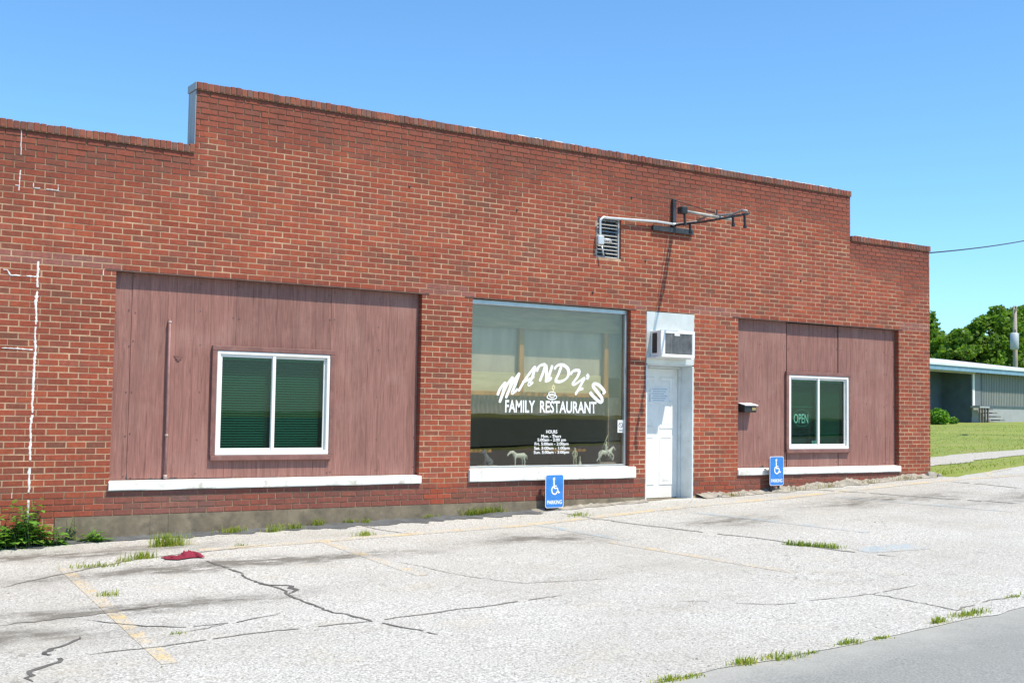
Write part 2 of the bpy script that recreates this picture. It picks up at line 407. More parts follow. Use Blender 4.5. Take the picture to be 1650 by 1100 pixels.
def mat_tone(name, col):
    m, t, n, l, b = newmat(name)
    a = N(t, 'ShaderNodeAttribute', attribute_name='tone')
    l.new(mix(t, 1.0, a.outputs['Color'], ramp(t, tex(t, 60, 3), .3, .7, tuple(v * .8 for v in col), tuple(v * 1.2 for v in col)), 'MULTIPLY'), b.inputs['Base Color'])
    b.inputs['Roughness'].default_value = .95
    return m
M = dict(
    brick=mat_brick('brick'), plainbrick=pm('plain_brick', (.28, .085, .055), .9, .2, 6, bmp=.004, bscale=40), mortar=mat_mortar(), ply=mat_ply(), lot=mat_lot(), grass=mat_grass(), asphalt=mat_asphalt(),
    yellow=mat_paint('worn_yellow_paint', (.68, .45, .10), .9), yellow2=mat_paint('faint_yellow_paint', (.62, .42, .12), .7),
    yellow3=mat_paint('kerb_yellow_paint', (.68, .46, .12), 1.1),
    blue=mat_paint('worn_blue_paint', (.20, .38, .52), .8),
    trim=pm('brown_trim', (.195, .088, .072), .6, .2, 9, bmp=.001, stretch=(1, 1, 1), dirt=(.33, .20, .17), dirt_amt=.5),
    white=pm('white_paint', (.79, .78, .74), .5, .05, 4, dirt=(.54, .51, .44), dirt_amt=.5, bmp=.0006),
    vinyl=pm('white_vinyl', (.79, .785, .75), .4, .05, 3, dirt=(.58, .56, .50), dirt_amt=.4),
    sillw=pm('sill_paint', (.80, .79, .75), .6, .06, 7, dirt=(.40, .35, .27), dirt_amt=.85, bmp=.0015, bscale=40),
    shadepaint=pm('shaded_jamb_paint', (.66, .70, .70), .55, .08, 5, dirt=(.36, .37, .36), dirt_amt=.5, bmp=.001),  # white jamb paint, greyed and cooled in the colour for the recess shade
    alu=pm('aluminium_frame', (.50, .53, .54), .35, .1, 6, metal=.7),
    sheet=pm('galvanised_sheet', (.66, .65, .61), .35, .14, 2.5, metal=.35, dirt=(.50, .50, .48), dirt_amt=.5),
    concrete=pm('foundation_concrete', (.185, .152, .105), .95, .35, 4, bmp=.008, bscale=18, dirt=(.085, .075, .055), dirt_amt=1.0),
    rubble=pm('rubble_dirt', (.30, .28, .24), .95, .35, 9, bmp=.01, bscale=30, dirt=(.14, .125, .09), dirt_amt=.7),
    tar=pm('tar_edge', (.095, .10, .105), .9, .3, 6, bmp=.006, bscale=22),
    crack=pm('crack_filler', (.10, .097, .09), .9, .35, 8, bmp=.003, bscale=40),
    hair=pm('crack_dirt', (.18, .17, .15), .95, .3, 10),
    caulk=pm('white_caulk', (.72, .71, .67), .7, .14, 14, dirt=(.45, .38, .30), dirt_amt=.7, bmp=.003, bscale=40),
    steel=pm('rusty_lintel', (.125, .070, .055), .8, .3, 8, bmp=.002),
    iron=pm('dark_iron', (.055, .062, .068), .5, .35, 9, metal=.35, dirt=(.11, .06, .035), dirt_amt=.7, bmp=.001),
    conduit=pm('galvanised_conduit', (.60, .61, .60), .4, .12, 8, metal=.45),
    rustpipe=pm('painted_pipe', (.27, .14, .125), .55, .2, 8),
    dull=pm('dull_metal', (.36, .35, .33), .6, .25, 9, metal=.3, dirt=(.09, .06, .045), dirt_amt=.7),
    darkfield=pm('added_dark_green', (.060, .090, .070), .95, .3, .6, bmp=.05, bscale=6),
    grit=mat_tone('grit', (.27, .26, .235)),
    clip=pm('worn_clip', (.45, .33, .30), .6, .2, 8),
    dark=pm('dark_interior', (.045, .05, .055), .9, .2, 2),
    room=pm('room_wall', (.34, .35, .37), .9, .12, 1.5),
    floor=pm('room_floor', (.20, .19, .19), .7, .2, 3),
    sheer=pm('sheer_curtain', (.50, .455, .385), .9, .16, 2.5, stretch=(2.5, 1, .5)), valance=pm('tan_valance', (.42, .33, .19), .9, .22, 4, stretch=(.7, 1, 5)),
    cream=pm('cream_panel', (.58, .55, .36), .8, .16, 3, stretch=(1, 1, 4)),
    wood=pm('oak_wood', (.46, .23, .055), .5, .25, 5, stretch=(4, 4, .5)),
    purple=pm('cafe_curtain', (.125, .110, .135), .9, .12, 4, stretch=(9, 1, .3)),
    blind=pm('green_blind', (.040, .165, .130), .5, .08, 5),
    glass=mat_glass('clear_glass', (.88, .88, .84), 1.7), tint=mat_glass('green_tinted_glass', (.62, .84, .77), .7),
    letter=pm('white_vinyl_letter', (.85, .86, .85), .5, .02, 4),
    steam=pm('yellow_vinyl_letter', (.75, .68, .40), .5, .02, 4),
    signblue=pm('sign_blue', (.028, .19, .56), .5, .14, 9, dirt=(.13, .29, .55), dirt_amt=.5),
    paper=pm('paper', (.74, .77, .78), .7, .04, 9), ink=pm('print_ink', (.36, .42, .46), .8, .1, 20), inkd=pm('dark_print', (.10, .11, .12), .8, .1, 20),
    grille=pm('ac_grille', (.20, .205, .205), .55, .25, 9, dirt=(.05, .05, .05), dirt_amt=.7),
    acwhite=pm('ac_case', (.72, .74, .74), .45, .05, 4, dirt=(.45, .43, .40), dirt_amt=.4),
    black=pm('black_plastic', (.018, .019, .02), .5, .3, 8), brass=pm('brass', (.55, .40, .16), .35, .1, 8, metal=.8),
    ceramic=pm('pale_ceramic', (.62, .68, .62), .45, .12, 25), slate=pm('slate_resin', (.10, .13, .155), .5, .25, 25), olive=pm('olive_resin', (.42, .45, .33), .5, .2, 25),
    base=pm('figurine_base', (.34, .30, .27), .7, .2, 15),
    cloth=pm('red_cloth', (.20, .012, .034), .9, .25, 12, bmp=.003, bscale=60),
    roofing=pm('flat_roofing', (.42, .42, .40), .9, .2, 1), tarcap=pm('roof_coating', (.70, .71, .72), .7, .1, 6),
    flash=pm('grey_coating', (.30, .35, .385), .6, .2, 4, stretch=(1, 3, .6), bmp=.004, bscale=14),
    leaf=mat_leaf('weed_leaf', (.11, .24, .035), (.18, .36, .06)), blade=mat_leaf('grass_blade', (.19, .265, .035), (.31, .375, .07), .45),
    crown=mat_leaf('tree_leaf', (.085, .175, .024), (.175, .285, .05), .42), bark=pm('bark', (.10, .075, .055), .95, .3, 6, bmp=.02, bscale=12),
    stem=pm('weed_stem', (.14, .16, .06), .8, .2, 9), dry=mat_leaf('dry_blade', (.24, .20, .10), (.36, .31, .17)),
    gravel=pm('pale_gravel', (.40, .385, .345), .95, .3, 22, bmp=.02, bscale=40),
    rib=pm('grey_siding', (.23, .25, .24), .55, .08, 2, stretch=(1, 1, .2)), ribdoor=pm('grey_door', (.15, .165, .175), .5, .08, 2),
    teal=pm('teal_siding', (.075, .115, .15), .7, .15, 2), skirt=pm('grey_skirting', (.33, .35, .36), .7, .1, 2),
    metalroof=pm('white_metal_roof', (.62, .68, .71), .5, .05, 1), bluetrim=pm('blue_trim', (.17, .31, .42), .6, .12, 3), stepwood=pm('step_wood', (.16, .14, .12), .85, .3, 6, stretch=(1, 4, 4)),
    soffit=pm('pale_soffit', (.42, .42, .37), .8, .1, 2),
    pole=pm('pole_wood', (.33, .30, .265), .9, .2, 3, stretch=(5, 5, .5)), trafo=pm('transformer_grey', (.40, .45, .48), .5, .06, 3), wire=pm('wire', (.02, .02, .022), .6, .1, 3), insul=pm('insulator', (.10, .085, .08), .4, .2, 8),
)

# ------------------------------------------------------------------ ground, lot, road
WX0, WX1 = -6.0, 14.075           # facade ends
def wig(x, s, a, k=0.0):
    return a * (mnoise.noise((x * s, k, 0)) + .5 * mnoise.noise((x * s * 2.7, k + 9, 0)))
def road_edge(x):
    return -8.05 + .085 * (x - 1.9) * (1 if x > 1.9 else .35) + wig(x, 1.6, .07, 1)
def lot_back(x):
    if x <= WX1: return .03
    return -.42 + .245 * (x - WX1) + wig(x, 1.1, .16, 3) if x < 22 else 1.5 + (x - 22) * .28
def sheet(name, mat, xs, ylo, yhi, zoff, ny=1, parent=None, zf=None):
    m = MB(); idx = []
    for x in xs:
        col = []
        for j in range(ny + 1):
            y = ylo(x) + (yhi(x) - ylo(x)) * j / ny
            m.v.append((x, y, h(x, y) + zoff + (zf(x, y) if zf else 0))); col.append(len(m.v) - 1)
        idx.append(col)
    for i in range(len(xs) - 1):
        for j in range(ny):
            m.f.append((idx[i][j], idx[i + 1][j], idx[i + 1][j + 1], idx[i][j + 1])); m.c.append(None)
    return m.build(name, mat, parent, True)
def span(a, b, st):
    n = max(1, int(round((b - a) / st)))
    xs = [a + (b - a) * i / n for i in range(n + 1)]
    return sorted(set([round(v, 4) for v in xs] + [k for k in KX if a < k < b]))
# terrain sheet to the horizon; it dips a little under the pavement
tm = MB()
gxs = [-900, -300, -120, -60, -40, -25] + [round(-20 + .8 * i, 3) for i in range(101)] + [66, 75, 90, 120, 300, 900]
gxs = sorted(set(gxs + KX))
gys = [-900, -300, -120, -70, -50, -40, -33, -28, -25, -22] + [round(-19 + .8 * i, 3) for i in range(80)] + [50, 60, 80, 120, 300, 900]
def tz(x, y):
    z = h(x, y)
    paved = y < lot_back(x) + .25 and y > -15.4
    if x < WX1 + .1 and -.2 < y < 18 and x > WX0 - .2: return z - .12
    if paved: return z - .10
    if y <= -15.4: return z - .01 * min(300, -15.4 - y)
    if x < 34 and y < 9: return z + .012
    return z + .012 + min(1, max(x - 34, y - 9) / 4) * .05 * mnoise.noise((x * .35, y * .35, 2))
ids = [[len(gys) * i + j for j in range(len(gys))] for i in range(len(gxs))]
for x in gxs:
    for y in gys: tm.v.append((x, y, tz(x, y)))
for i in range(len(gxs) - 1):
    for j in range(len(gys) - 1):
        tm.f.append((ids[i][j], ids[i + 1][j], ids[i + 1][j + 1], ids[i][j + 1])); tm.c.append(None)
ground = tag(tm.build('ground', M['grass'], None, True), kind='structure')

lot = tag(sheet('parking_lot', M['lot'], span(-40, 60, .25), lambda x: road_edge(x), lot_back, 0.0, 6), kind='structure')
def lz(x, y): return h(x, y)
road = tag(sheet('road', M['asphalt'], span(-60, 120, .5), lambda x: -15.6, lambda x: road_edge(x) + .06, -.004, 4), kind='structure')
gravel = tag(sheet('gravel_track', M['gravel'], span(14.3, 60, .4), lambda x: 1.05 + .20 * (x - 14.3) + wig(x, .9, .2, 7) - .05 * max(0, x - 19), lambda x: 2.1 + .24 * (x - 14.3) + wig(x, .8, .2, 8) - .09 * max(0, x - 19), .022, 3), kind='structure')

fm = MB()  # unseen dark sheet across the street, added to darken the window reflections
for a_, b_ in zip([-400, -60, -10, -1, 0, 4.7, 7.6, 9.5, 14, 20, 30, 44, 60, 120], [-60, -10, -1, 0, 4.7, 7.6, 9.5, 14, 20, 30, 44, 60, 120, 500]):
    for y0, y1 in ((-420, -315.4), (-315.4, -25), (-25, -17.5)):
        fm.face([(q, y, h(q, y) - .01 * min(300, -15.4 - y) + .05) for q, y in ((a_, y0), (b_, y0), (b_, y1), (a_, y1))])
tag(fm.build('added_dark_field', M['darkfield'], None), kind='structure')

def strip(name, mat, pts, width, parent, zo=.006, jit=.25, taper=True, seg=.05):
    """ribbon lying on the lot, following pts (x, y)"""
    P = []
    for a, b in zip(pts[:-1], pts[1:]):
        a, b = Vector(a), Vector(b)
        n = max(1, int((b - a).length / seg))
        P += [a + (b - a) * k / n for k in range(n)]
    P.append(Vector(pts[-1]))
    m = MB(); L = []
    for i, p in enumerate(P):
        d = (P[min(i + 1, len(P) - 1)] - P[max(i - 1, 0)]).normalized()
        nrm = Vector((-d.y, d.x))
        off = nrm * ((jit + (.25 if taper else 0)) * (.02 + width) * (1.6 * mnoise.noise((p.x * 3.1, p.y * 3.1, 4)) + .9 * mnoise.noise((p.x * 11, p.y * 11, 4)) + .6 * mnoise.noise((p.x * 27, p.y * 27, 4))))
        wd = width * (.55 + 1.1 * abs(mnoise.noise((p.x * 6, p.y * 6, 8))) * (1 if taper else 0) + (.45 if not taper else 0)) * .5
        if taper: wd *= min(1, .25 + min(i, len(P) - 1 - i) / 5)
        for s in (-1, 1):
            q = p + off + nrm * wd * s
            m.v.append((q.x, q.y, lz(q.x, q.y) + zo))
        L.append(i)
    for i in range(len(P) - 1):
        if taper and mnoise.noise((P[i].x * 4.3, P[i].y * 4.3, 15)) < -.34: continue      # broken crack line
        m.f.append((2 * i, 2 * i + 2, 2 * i + 3, 2 * i + 1)); m.c.append(None)
    return m.build(name, mat, parent)
G2 = lambda *pp: [tuple(gnd(*q)[:2]) for q in pp]
# painted lines
def pline(name, mat, a, b, wd): return strip(name, mat, [a, b], wd, lot, .0022, 0, False, .1)
pline('painted_line', M['yellow'], (-.90, -2.0), (-1.24, -6.2), .105)
pline('painted_line', M['yellow2'], (1.95, -1.4), (1.72, -4.0), .12)
pline('painted_line', M['yellow2'], (4.62, -3.0), (4.74, -5.6), .12)
pline('painted_line', M['blue'], (4.88, -1.25), (4.86, -3.0), .12)
pline('painted_line', M['blue'], (7.22, -1.45), (7.42, -4.2), .12)
pline('painted_line', M['blue'], (6.25, -5.05), (6.95, -5.25), .4)
pline('painted_line', M['blue'], (10.3, -1.2), (10.6, -3.9), .12)
strip('painted_line', M['yellow3'], [(.55, -1.40), (2.4, -1.30), (4.78, -1.17), (6.6, -1.02), (8.98, -.80), (11.2, -.70), (13.4, -.66), (15.6, -.86), (19, -1.0)], .19, lot, .0026, 0, False, .1)
strip('painted_line', M['yellow2'], [(14.6, -.9), (15.4, -.2), (16.6, .15)], .12, lot, .0030, 0, False, .1)
# cracks: tarred ones and hairlines
strip('crack', M['crack'], G2((333, 903), (372, 918), (412, 938), (455, 950), (470, 962), (520, 982), (610, 1003), (705, 1024)), .035, lot, .0035)
strip('crack', M['crack'], G2((408, 938), (430, 944), (462, 944), (472, 958)), .06, lot, .0042, .5)
strip('crack', M['hair'], G2((145, 1056), (250, 1043), (400, 1022), (610, 1000), (760, 980), (905, 960)), .028, lot, .0038, .12)
strip('crack', M['crack'], G2((48, 1099), (56, 1082), (88, 1068), (86, 1062), (66, 1056), (90, 1043), (133, 1028)), .045, lot, .0035, .4)
strip('crack', M['crack'], G2((137, 1000), (235, 1010), (300, 1012), (380, 1003), (452, 989)), .022, lot, .0038, .2)
strip('crack', M['hair'], G2((0, 947), (60, 934), (120, 922), (200, 905), (270, 896), (430, 878)), .03, lot, .0038, .15)
strip('crack', M['hair'], G2((905, 826), (960, 836), (1060, 849), (1240, 870), (1330, 884), (1445, 897)), .04, lot, .0038, .15)
strip('crack', M['hair'], G2((0, 1010), (70, 1002), (180, 985), (260, 972)), .05, lot, .0038, .6)
strip('crack', M['hair'], G2((270, 1022), (330, 1016), (390, 1002)), .015, lot, .0044, .5)
strip('crack', M['hair'], G2((1090, 968), (1250, 975), (1400, 958), (1480, 942)), .015, lot, .0038, .5)
strip('crack', M['hair'], G2((1390, 955), (1480, 972), (1540, 984), (1580, 970), (1640, 962)), .022, lot, .0038, .6)
strip('crack', M['hair'], G2((1300, 788), (1420, 796), (1500, 802), (1650, 812)), .05, lot, .0038, .2)
strip('crack', M['hair'], G2((1530, 776), (1590, 781), (1650, 787)), .05, lot, .0038, .2)
strip('crack', M['hair'], G2((575, 845), (610, 853), (660, 861)), .03, lot, .0038, .2)
strip('crack', M['hair'], G2((640, 905), (760, 930), (850, 940), (1010, 930)), .012, lot, .0038, .6)

# dark ragged strip and rubble where the lot meets the wall
def wallstrip(name, mat, x0, x1, yf, zh, kind='structure'):
    m = MB(); xs = [x0 + (x1 - x0) * i / int((x1 - x0) / .03) for i in range(int((x1 - x0) / .03) + 1)]
    rows = []
    for x in xs:
        d = yf * (.55 + .9 * abs(mnoise.noise((x * 1.7, 3, 1))) + .35 * mnoise.noise((x * 7, 1, 5)))
        top = zh * (.45 + .8 * abs(mnoise.noise((x * 1.3, 8, 1))) + .45 * mnoise.noise((x * 17, 1, 2)))
        r = []
        for k, (u, v) in enumerate(((0, 1.0), (.35, .75 + .3 * mnoise.noise((x * 13, 2, 2))), (.7, .3 + .25 * mnoise.noise((x * 15, 5, 2))), (1.0, 0))):
            y = .02 - d * u
            m.v.append((x, y, lz(x, y) + .006 + top * v)); r.append(len(m.v) - 1)
        rows.append(r)
    for i in range(len(rows) - 1):
        for j in range(3):
            m.f.append((rows[i][j], rows[i][j + 1], rows[i + 1][j + 1], rows[i + 1][j])); m.c.append(None)
    return tag(m.build(name, mat, None, True), kind=kind)
wallstrip('asphalt_edge', M['tar'], -6, 5.6, .42, .035)
wallstrip('rubble_edge', M['rubble'], 5.6, 7.6, .22, .05)
wallstrip('rubble_edge', M['rubble'], 8.6, 14.2, .30, .085)

# ------------------------------------------------------------------ the restaurant building
C, BL, J = .0677, .210, .0115
ZT = 2.33                                   # top of all openings
bld = empty('restaurant_building', (4.0, 6.0, -.6), 'long single-storey red brick restaurant with stepped parapet', 'building')
HOLES = [(0.0, 3.875, -.107, ZT), (4.637, 7.325, -.107, ZT), (7.617, 8.545, -2, ZT), (9.455, 13.24, -.107, ZT), (6.69, 7.13, 3.04, 3.64)]
ZLO, ZHI = ZT + 21 * C, ZT + 32 * C         # undersides of the lower and the upper coping
PX0, PX1 = .845, 12.015                     # parapet steps
def ztop(x): return ZHI if PX0 < x < PX1 else ZLO
xs = sorted(set([WX0, WX1, PX0, PX1] + [v for hh in HOLES for v in hh[:2]] + [round(-5.8 + .2 * i, 3) for i in range(100)]))
zs = sorted(set([-1.3, ZLO, ZHI, -.107, ZT, 3.04, 3.64, -.38] + [round(-1.2 + .1 * i, 3) for i in range(58)]))
xs = [x for i, x in enumerate(xs) if i == 0 or x - xs[i - 1] > 1e-6]
def solid(x, z):
    if z > ztop(x): return False
    return not any(a < x < b and c < z < d for a, b, c, d in HOLES)
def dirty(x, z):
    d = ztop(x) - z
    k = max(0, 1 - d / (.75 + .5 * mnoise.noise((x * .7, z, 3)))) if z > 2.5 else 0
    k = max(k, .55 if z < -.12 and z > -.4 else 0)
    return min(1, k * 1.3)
wm = MB()
vid = {}
def wv(i, j):
    if (i, j) not in vid:
        x, z = xs[i], zs[j]
        k = dirty(x, z)
        wm.v.append((x, .0022 + .0065 * k, z)); vid[(i, j)] = len(wm.v) - 1
    return vid[(i, j)]
for i in range(len(xs) - 1):
    for j in range(len(zs) - 1):
        x, z = (xs[i] + xs[i + 1]) / 2, (zs[j] + zs[j + 1]) / 2
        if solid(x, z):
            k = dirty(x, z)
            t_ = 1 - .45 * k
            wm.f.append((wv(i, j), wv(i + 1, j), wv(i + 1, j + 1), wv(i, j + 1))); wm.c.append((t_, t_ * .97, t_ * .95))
# solid core behind the mortar skin, inset from the openings
cx = sorted(set([WX0, WX1, PX0, PX1] + [v for hh in HOLES for v in hh[:2]]))
def core(x0, x1, z0, z1): wm.box(x0, x1, .0135, .25, z0, z1, (.55, .5, .45))
e = .004
for x0, x1 in zip(cx[:-1], cx[1:]):
    xm = (x0 + x1) / 2
    hs = sorted([(c, d) for a, b, c, d in HOLES if a < xm < b])
    z = -1.3
    lft = e if any(abs(b - x0) < 1e-6 for a, b, c, d in HOLES) else 0
    rgt = e if any(abs(a - x1) < 1e-6 for a, b, c, d in HOLES) else 0
    for c, d in hs:
        if c > z: core(x0 + lft, x1 - rgt, z, c - e)
        z = d + e
    core(x0 + lft, x1 - rgt, z, ztop(xm) - .001)
wallo = wm.build('wall', M['mortar'], bld)

# brick colours
PAL = [((.33, .078, .046), 8), ((.29, .068, .042), 8), ((.36, .095, .050), 5), ((.25, .066, .045), 6), ((.215, .075, .055), 4), ((.185, .080, .062), 2), ((.38, .110, .050), 1), ((.17, .090, .070), 1), ((.31, .10, .075), 3)]
PW = [(c[0] * .60 + .100, c[1] * .50 + .0285, c[2] * .46 + .0140) for c, n in PAL for _ in range(n)]
def btone(x, z, rnd):
    c = Vector(rnd.choice(PW)) * rnd.uniform(.91, 1.10)
    g = None
    if z < -.1 and any(a - .1 < x < b + .1 for a, b, cc, d in HOLES): g, k = Vector((.15, .075, .068)), .55 + .25 * mnoise.noise((x * 2, z * 2, 1))
    if z < -.1 and .25 < x < 1.7: g, k = Vector((.16, .12, .115)), .6 * (1 - abs(x - .8) / 1.2)
    if ZT - .001 < z < ZT + 2 * C and not any(a < x < b for a, b, cc, d in HOLES if d == ZT) : g, k = Vector((.27, .135, .12)), .55
    if g is not None: c = c.lerp(g, max(0, min(.9, k)))
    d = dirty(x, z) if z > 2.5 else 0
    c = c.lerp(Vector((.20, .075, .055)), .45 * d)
    return tuple(c)
def brick_geo(mb, x0, x1, z0, z1, y0, depth, col, rnd):
    ch = .0022
    def jt(a): return rnd.uniform(-a, a)
    j = [[jt(.0016), jt(.0016)] for _ in range(4)]
    fr = [(x0 + ch + j[0][0], z0 + ch + j[0][1]), (x1 - ch + j[1][0], z0 + ch + j[1][1]), (x1 - ch + j[2][0], z1 - ch + j[2][1]), (x0 + ch + j[3][0], z1 - ch + j[3][1])]
    ed = [(x0, z0), (x1, z0), (x1, z1), (x0, z1)]
    tl = [jt(.0009) for _ in range(4)]
    v = [(a, y0 + tl[i], b) for i, (a, b) in enumerate(fr)] + [(a, y0 + ch, b) for a, b in ed] + [(a, y0 + depth, b) for a, b in ed]
    mb.poly(v, [(0, 1, 2, 3)] + [(4 + i, 4 + (i + 1) % 4, (i + 1) % 4, i) for i in range(4)] + [(8 + i, 8 + (i + 1) % 4, 4 + (i + 1) % 4, 4 + i) for i in range(4)], col)
rnd = random.Random(5)
cells = []
nlow = 44
for k in range(-nlow, 32):
    z0 = ZT + k * C
    zc = z0 + C / 2
    off = (BL / 2 if k % 2 else 0) + .03
    x = WX0 - off
    while x < WX1:
        a, b = max(x, WX0), min(x + BL - J, WX1)
        drift = rnd.uniform(-.003, .003)
        x += BL
        if b - a < .03: continue
        segs = [(a, b)]
        for (p, q, c, d) in HOLES:
            if c < zc < d:
                ns = []
                for (s, e2) in segs:
                    if e2 <= p or s >= q: ns.append((s, e2)); continue
                    if s < p: ns.append((s, p))
                    if e2 > q: ns.append((q, e2))
                segs = ns
        if zc > ZLO:
            segs = [(max(s, PX0), min(e2, PX1)) for s, e2 in segs if e2 > PX0 + .02 and s < PX1 - .02]
        for s, e2 in segs:
            if e2 - s < .025: continue
            if k < -40 and s > -.56: continue            # concrete plinth here
            if zc < h(s, 0) - .12: continue
            full = abs((e2 - s) - (BL - J)) < 1e-4
            jit = drift if full else 0
            cells.append((s + jit, e2 + jit, z0 + J / 2 + rnd.uniform(-.0012, .0012), z0 + C - J / 2 + rnd.uniform(-.0012, .0012), full))
def px_area(c):
    P = Vector(((c[0] + c[1]) / 2, 0, (c[2] + c[3]) / 2)) - CAM
    z = P.dot(_F); u = 825 + CAM_F * P.dot(_R) / z; v = 550 - CAM_F * P.dot(_U) / z
    if not (5 < u < 1645 and 5 < v < 1095): return 0
    return -P.y / P.length ** 3
order = sorted([i for i, c in enumerate(cells) if c[4]], key=lambda i: -px_area(cells[i]))
single = set(order[:296])
variants = []
vr = random.Random(8)
for q in range(40):
    mb = MB()
    brick_geo(mb, -(BL - J) / 2, (BL - J) / 2, -(C - J) / 2, (C - J) / 2, 0, .09, tuple(Vector(vr.choice(PW)) * vr.uniform(.91, 1.10)), vr)
    variants.append(mb.mesh('brick', M['brick']))
rest = MB()
for i, c in enumerate(cells):
    y0 = rnd.uniform(-.0012, .0012)
    if i in single:
        o = bpy.data.objects.new('brick', rnd.choice(variants))
        COL.objects.link(o)
        o.parent = wallo
        o.matrix_parent_inverse = Matrix.Identity(4)
        o.location = ((c[0] + c[1]) / 2, y0, (c[2] + c[3]) / 2)
        o.scale = ((c[1] - c[0]) / (BL - J), 1, (c[3] - c[2]) / (C - J))
    else:
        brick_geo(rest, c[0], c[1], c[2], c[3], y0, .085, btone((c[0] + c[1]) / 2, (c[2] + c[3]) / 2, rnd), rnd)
tag(rest.build('brickwork', M['brick'], wallo), kind='stuff')
# side wall bricks at the right corner are cut as plain core; rowlock copings, one brick each
cvar = []
CP = [(.25, .078, .052), (.22, .070, .048), (.19, .075, .058), (.27, .090, .060), (.17, .085, .068), (.28, .10, .062), (.21, .11, .088)]
for q in range(28):
    mb = MB()
    r_ = vr.uniform(.9, 1.12); cc = tuple(v * r_ for v in CP[q % 7])
    hh = .088 + vr.uniform(-.005, .005)
    mb.box(-.0295, .0295, -.026 + vr.uniform(-.003, .003), .272, 0, hh, cc, bev=.004)
    cvar.append(mb.mesh('coping_brick', M['brick']))
def coping(x0, x1, z):
    n = int(round((x1 - x0) / .0677)); st = (x1 - x0) / n
    for i in range(n):
        o = bpy.data.objects.new('coping_brick', rnd.choice(cvar)); COL.objects.link(o)
        o.parent = wallo; o.matrix_parent_inverse = Matrix.Identity(4)
        o.location = (x0 + st * (i + .5), rnd.uniform(-.002, .002), z + .006 + rnd.uniform(-.0015, .0025))
        o.rotation_euler = (0, rnd.uniform(-.02, .02), 0)
    m = MB(); m.box(x0 + .002, x1 - .002, -.018, .262, z + .001, z + .078, (.62, .56, .5))
    m.build('coping_mortar', M['mortar'], wallo)
coping(-4.6, PX0 - .006, ZLO)
coping(PX0 - .012, PX1 + .012, ZHI)
coping(PX1 + .016, WX1 + .015, ZLO)
part('flashing', M['flash'], bld, (PX0 - .010, PX0 - .002, .004, .262, ZLO + .108, ZHI - .002))
part('coping_coating', M['flash'], bld, (PX0 - .022, PX0 - .0135, -.022, .27, ZHI + .004, ZHI + .090))
# flecks of white roof coating that spilled over the copings
rc = MB()
for i in range(60):
    x = rnd.choice([rnd.uniform(4.5, 12), rnd.uniform(12.1, 13.6), rnd.uniform(8, 12)])
    z = (ZHI if x < PX1 else ZLO) + .092
    L = rnd.uniform(.02, .16)
    rc.box(x, x + L, -.02, .25, z, z + rnd.uniform(.006, .013), bev=.003)
tag(rc.build('roof_coating', M['tarcap'], bld), kind='stuff')

# plinth, side and back walls, roof
pl = MB()
for x0, x1 in ((-.56, 7.6),):
    n = 40
    for i in range(n):
        a, b = x0 + (x1 - x0) * i / n, x0 + (x1 - x0) * (i + 1) / n
        pl.box(a, b, -.012 + .008 * mnoise.noise((a * 2, 0, 0)), .012, -1.2, -.379, None)
pl.build('foundation', M['concrete'], bld)
part('side_wall', M['plainbrick'], bld, (WX1 - .25, WX1 - .003, .253, 16, -1.2, ZLO), (WX0, WX0 + .25, .253, 16, -1.2, ZLO - .3))
part('back_wall', M['plainbrick'], bld, (WX0 + .253, WX1 - .253, 15.75, 16, -1.2, ZLO - .3))
part('roof', M['roofing'], bld, (WX0 + .253, WX1 - .253, .255, 15.745, 3.0, 3.25))
part('lintel', M['steel'], bld, *[(a - .12, b + .10, -.005, .0, ZT - .0095, ZT + .004) for a, b, c, d in HOLES[:4] if d == ZT and b - a > 1])

# caulked cracks at the left of the facade
def vcaulk(pts, wd, name='caulk', gap=.0):
    m = MB(); P = []
    for a, b in zip(pts[:-1], pts[1:]):
        a, b = Vector(a), Vector(b); n = max(1, int((b - a).length / .02))
        P += [a + (b - a) * k / n for k in range(n)]
    P.append(Vector(pts[-1]))
    for i, p in enumerate(P):
        d = (P[min(i + 1, len(P) - 1)] - P[max(i - 1, 0)]).normalized(); nr = Vector((-d.y, d.x))
        wl, wr = [wd * (.25 + .8 * abs(mnoise.noise((p.x * 23, p.y * 23, s))) + .35 * rnd.random()) for s in (1, 7)]
        o = nr * wd * .5 * mnoise.noise((p.x * 6, p.y * 6, 3))
        for q, y in ((p + o - nr * wl, .001), (p + o, -.007), (p + o + nr * wr, .001)): m.v.append((q.x, y, q.y))
    for i in range(len(P) - 1):
        if gap and mnoise.noise((P[i].x * 9, P[i].y * 9, 6)) < gap: continue
        for s in (0, 1):
            m.f.append((3 * i + s, 3 * i + s + 1, 3 * i + s + 4, 3 * i + s + 3)); m.c.append(None)
    return m.build(name, M['caulk'], bld, True)
vcaulk([(-.822, 2.36), (-.83, 1.9), (-.822, 1.3), (-.835, .6), (-.83, -.42)], .021, gap=-.42)
vcaulk([(-.845, 1.413), (-1.3, 1.418), (-2.2, 1.41)], .010, gap=-.35)
vcaulk([(-.84, 2.195), (-1.10, 2.19), (-1.13, 2.245), (-1.6, 2.26)], .013, gap=-.35)
vcaulk([(-1.045, 3.75), (-1.04, 3.3), (-1.05, 3.10)], .010, gap=-.15)
vcaulk([(-1.045, 3.155), (-1.3, 3.165), (-1.6, 3.16)], .009, gap=-.05)
vcaulk([(-.90, 3.20), (-.90, 3.15), (-.75, 3.145), (-.65, 3.145), (-.65, 3.21)], .009, gap=-.1)
vcaulk([(-.66, 3.143), (-.52, 3.14), (-.52, 3.09)], .008, gap=-.1)
vcaulk([(-.14, 2.32), (-.14, 2.26)], .009)
vcaulk([(-1.0, -.16), (-1.0, -.1)], .010)

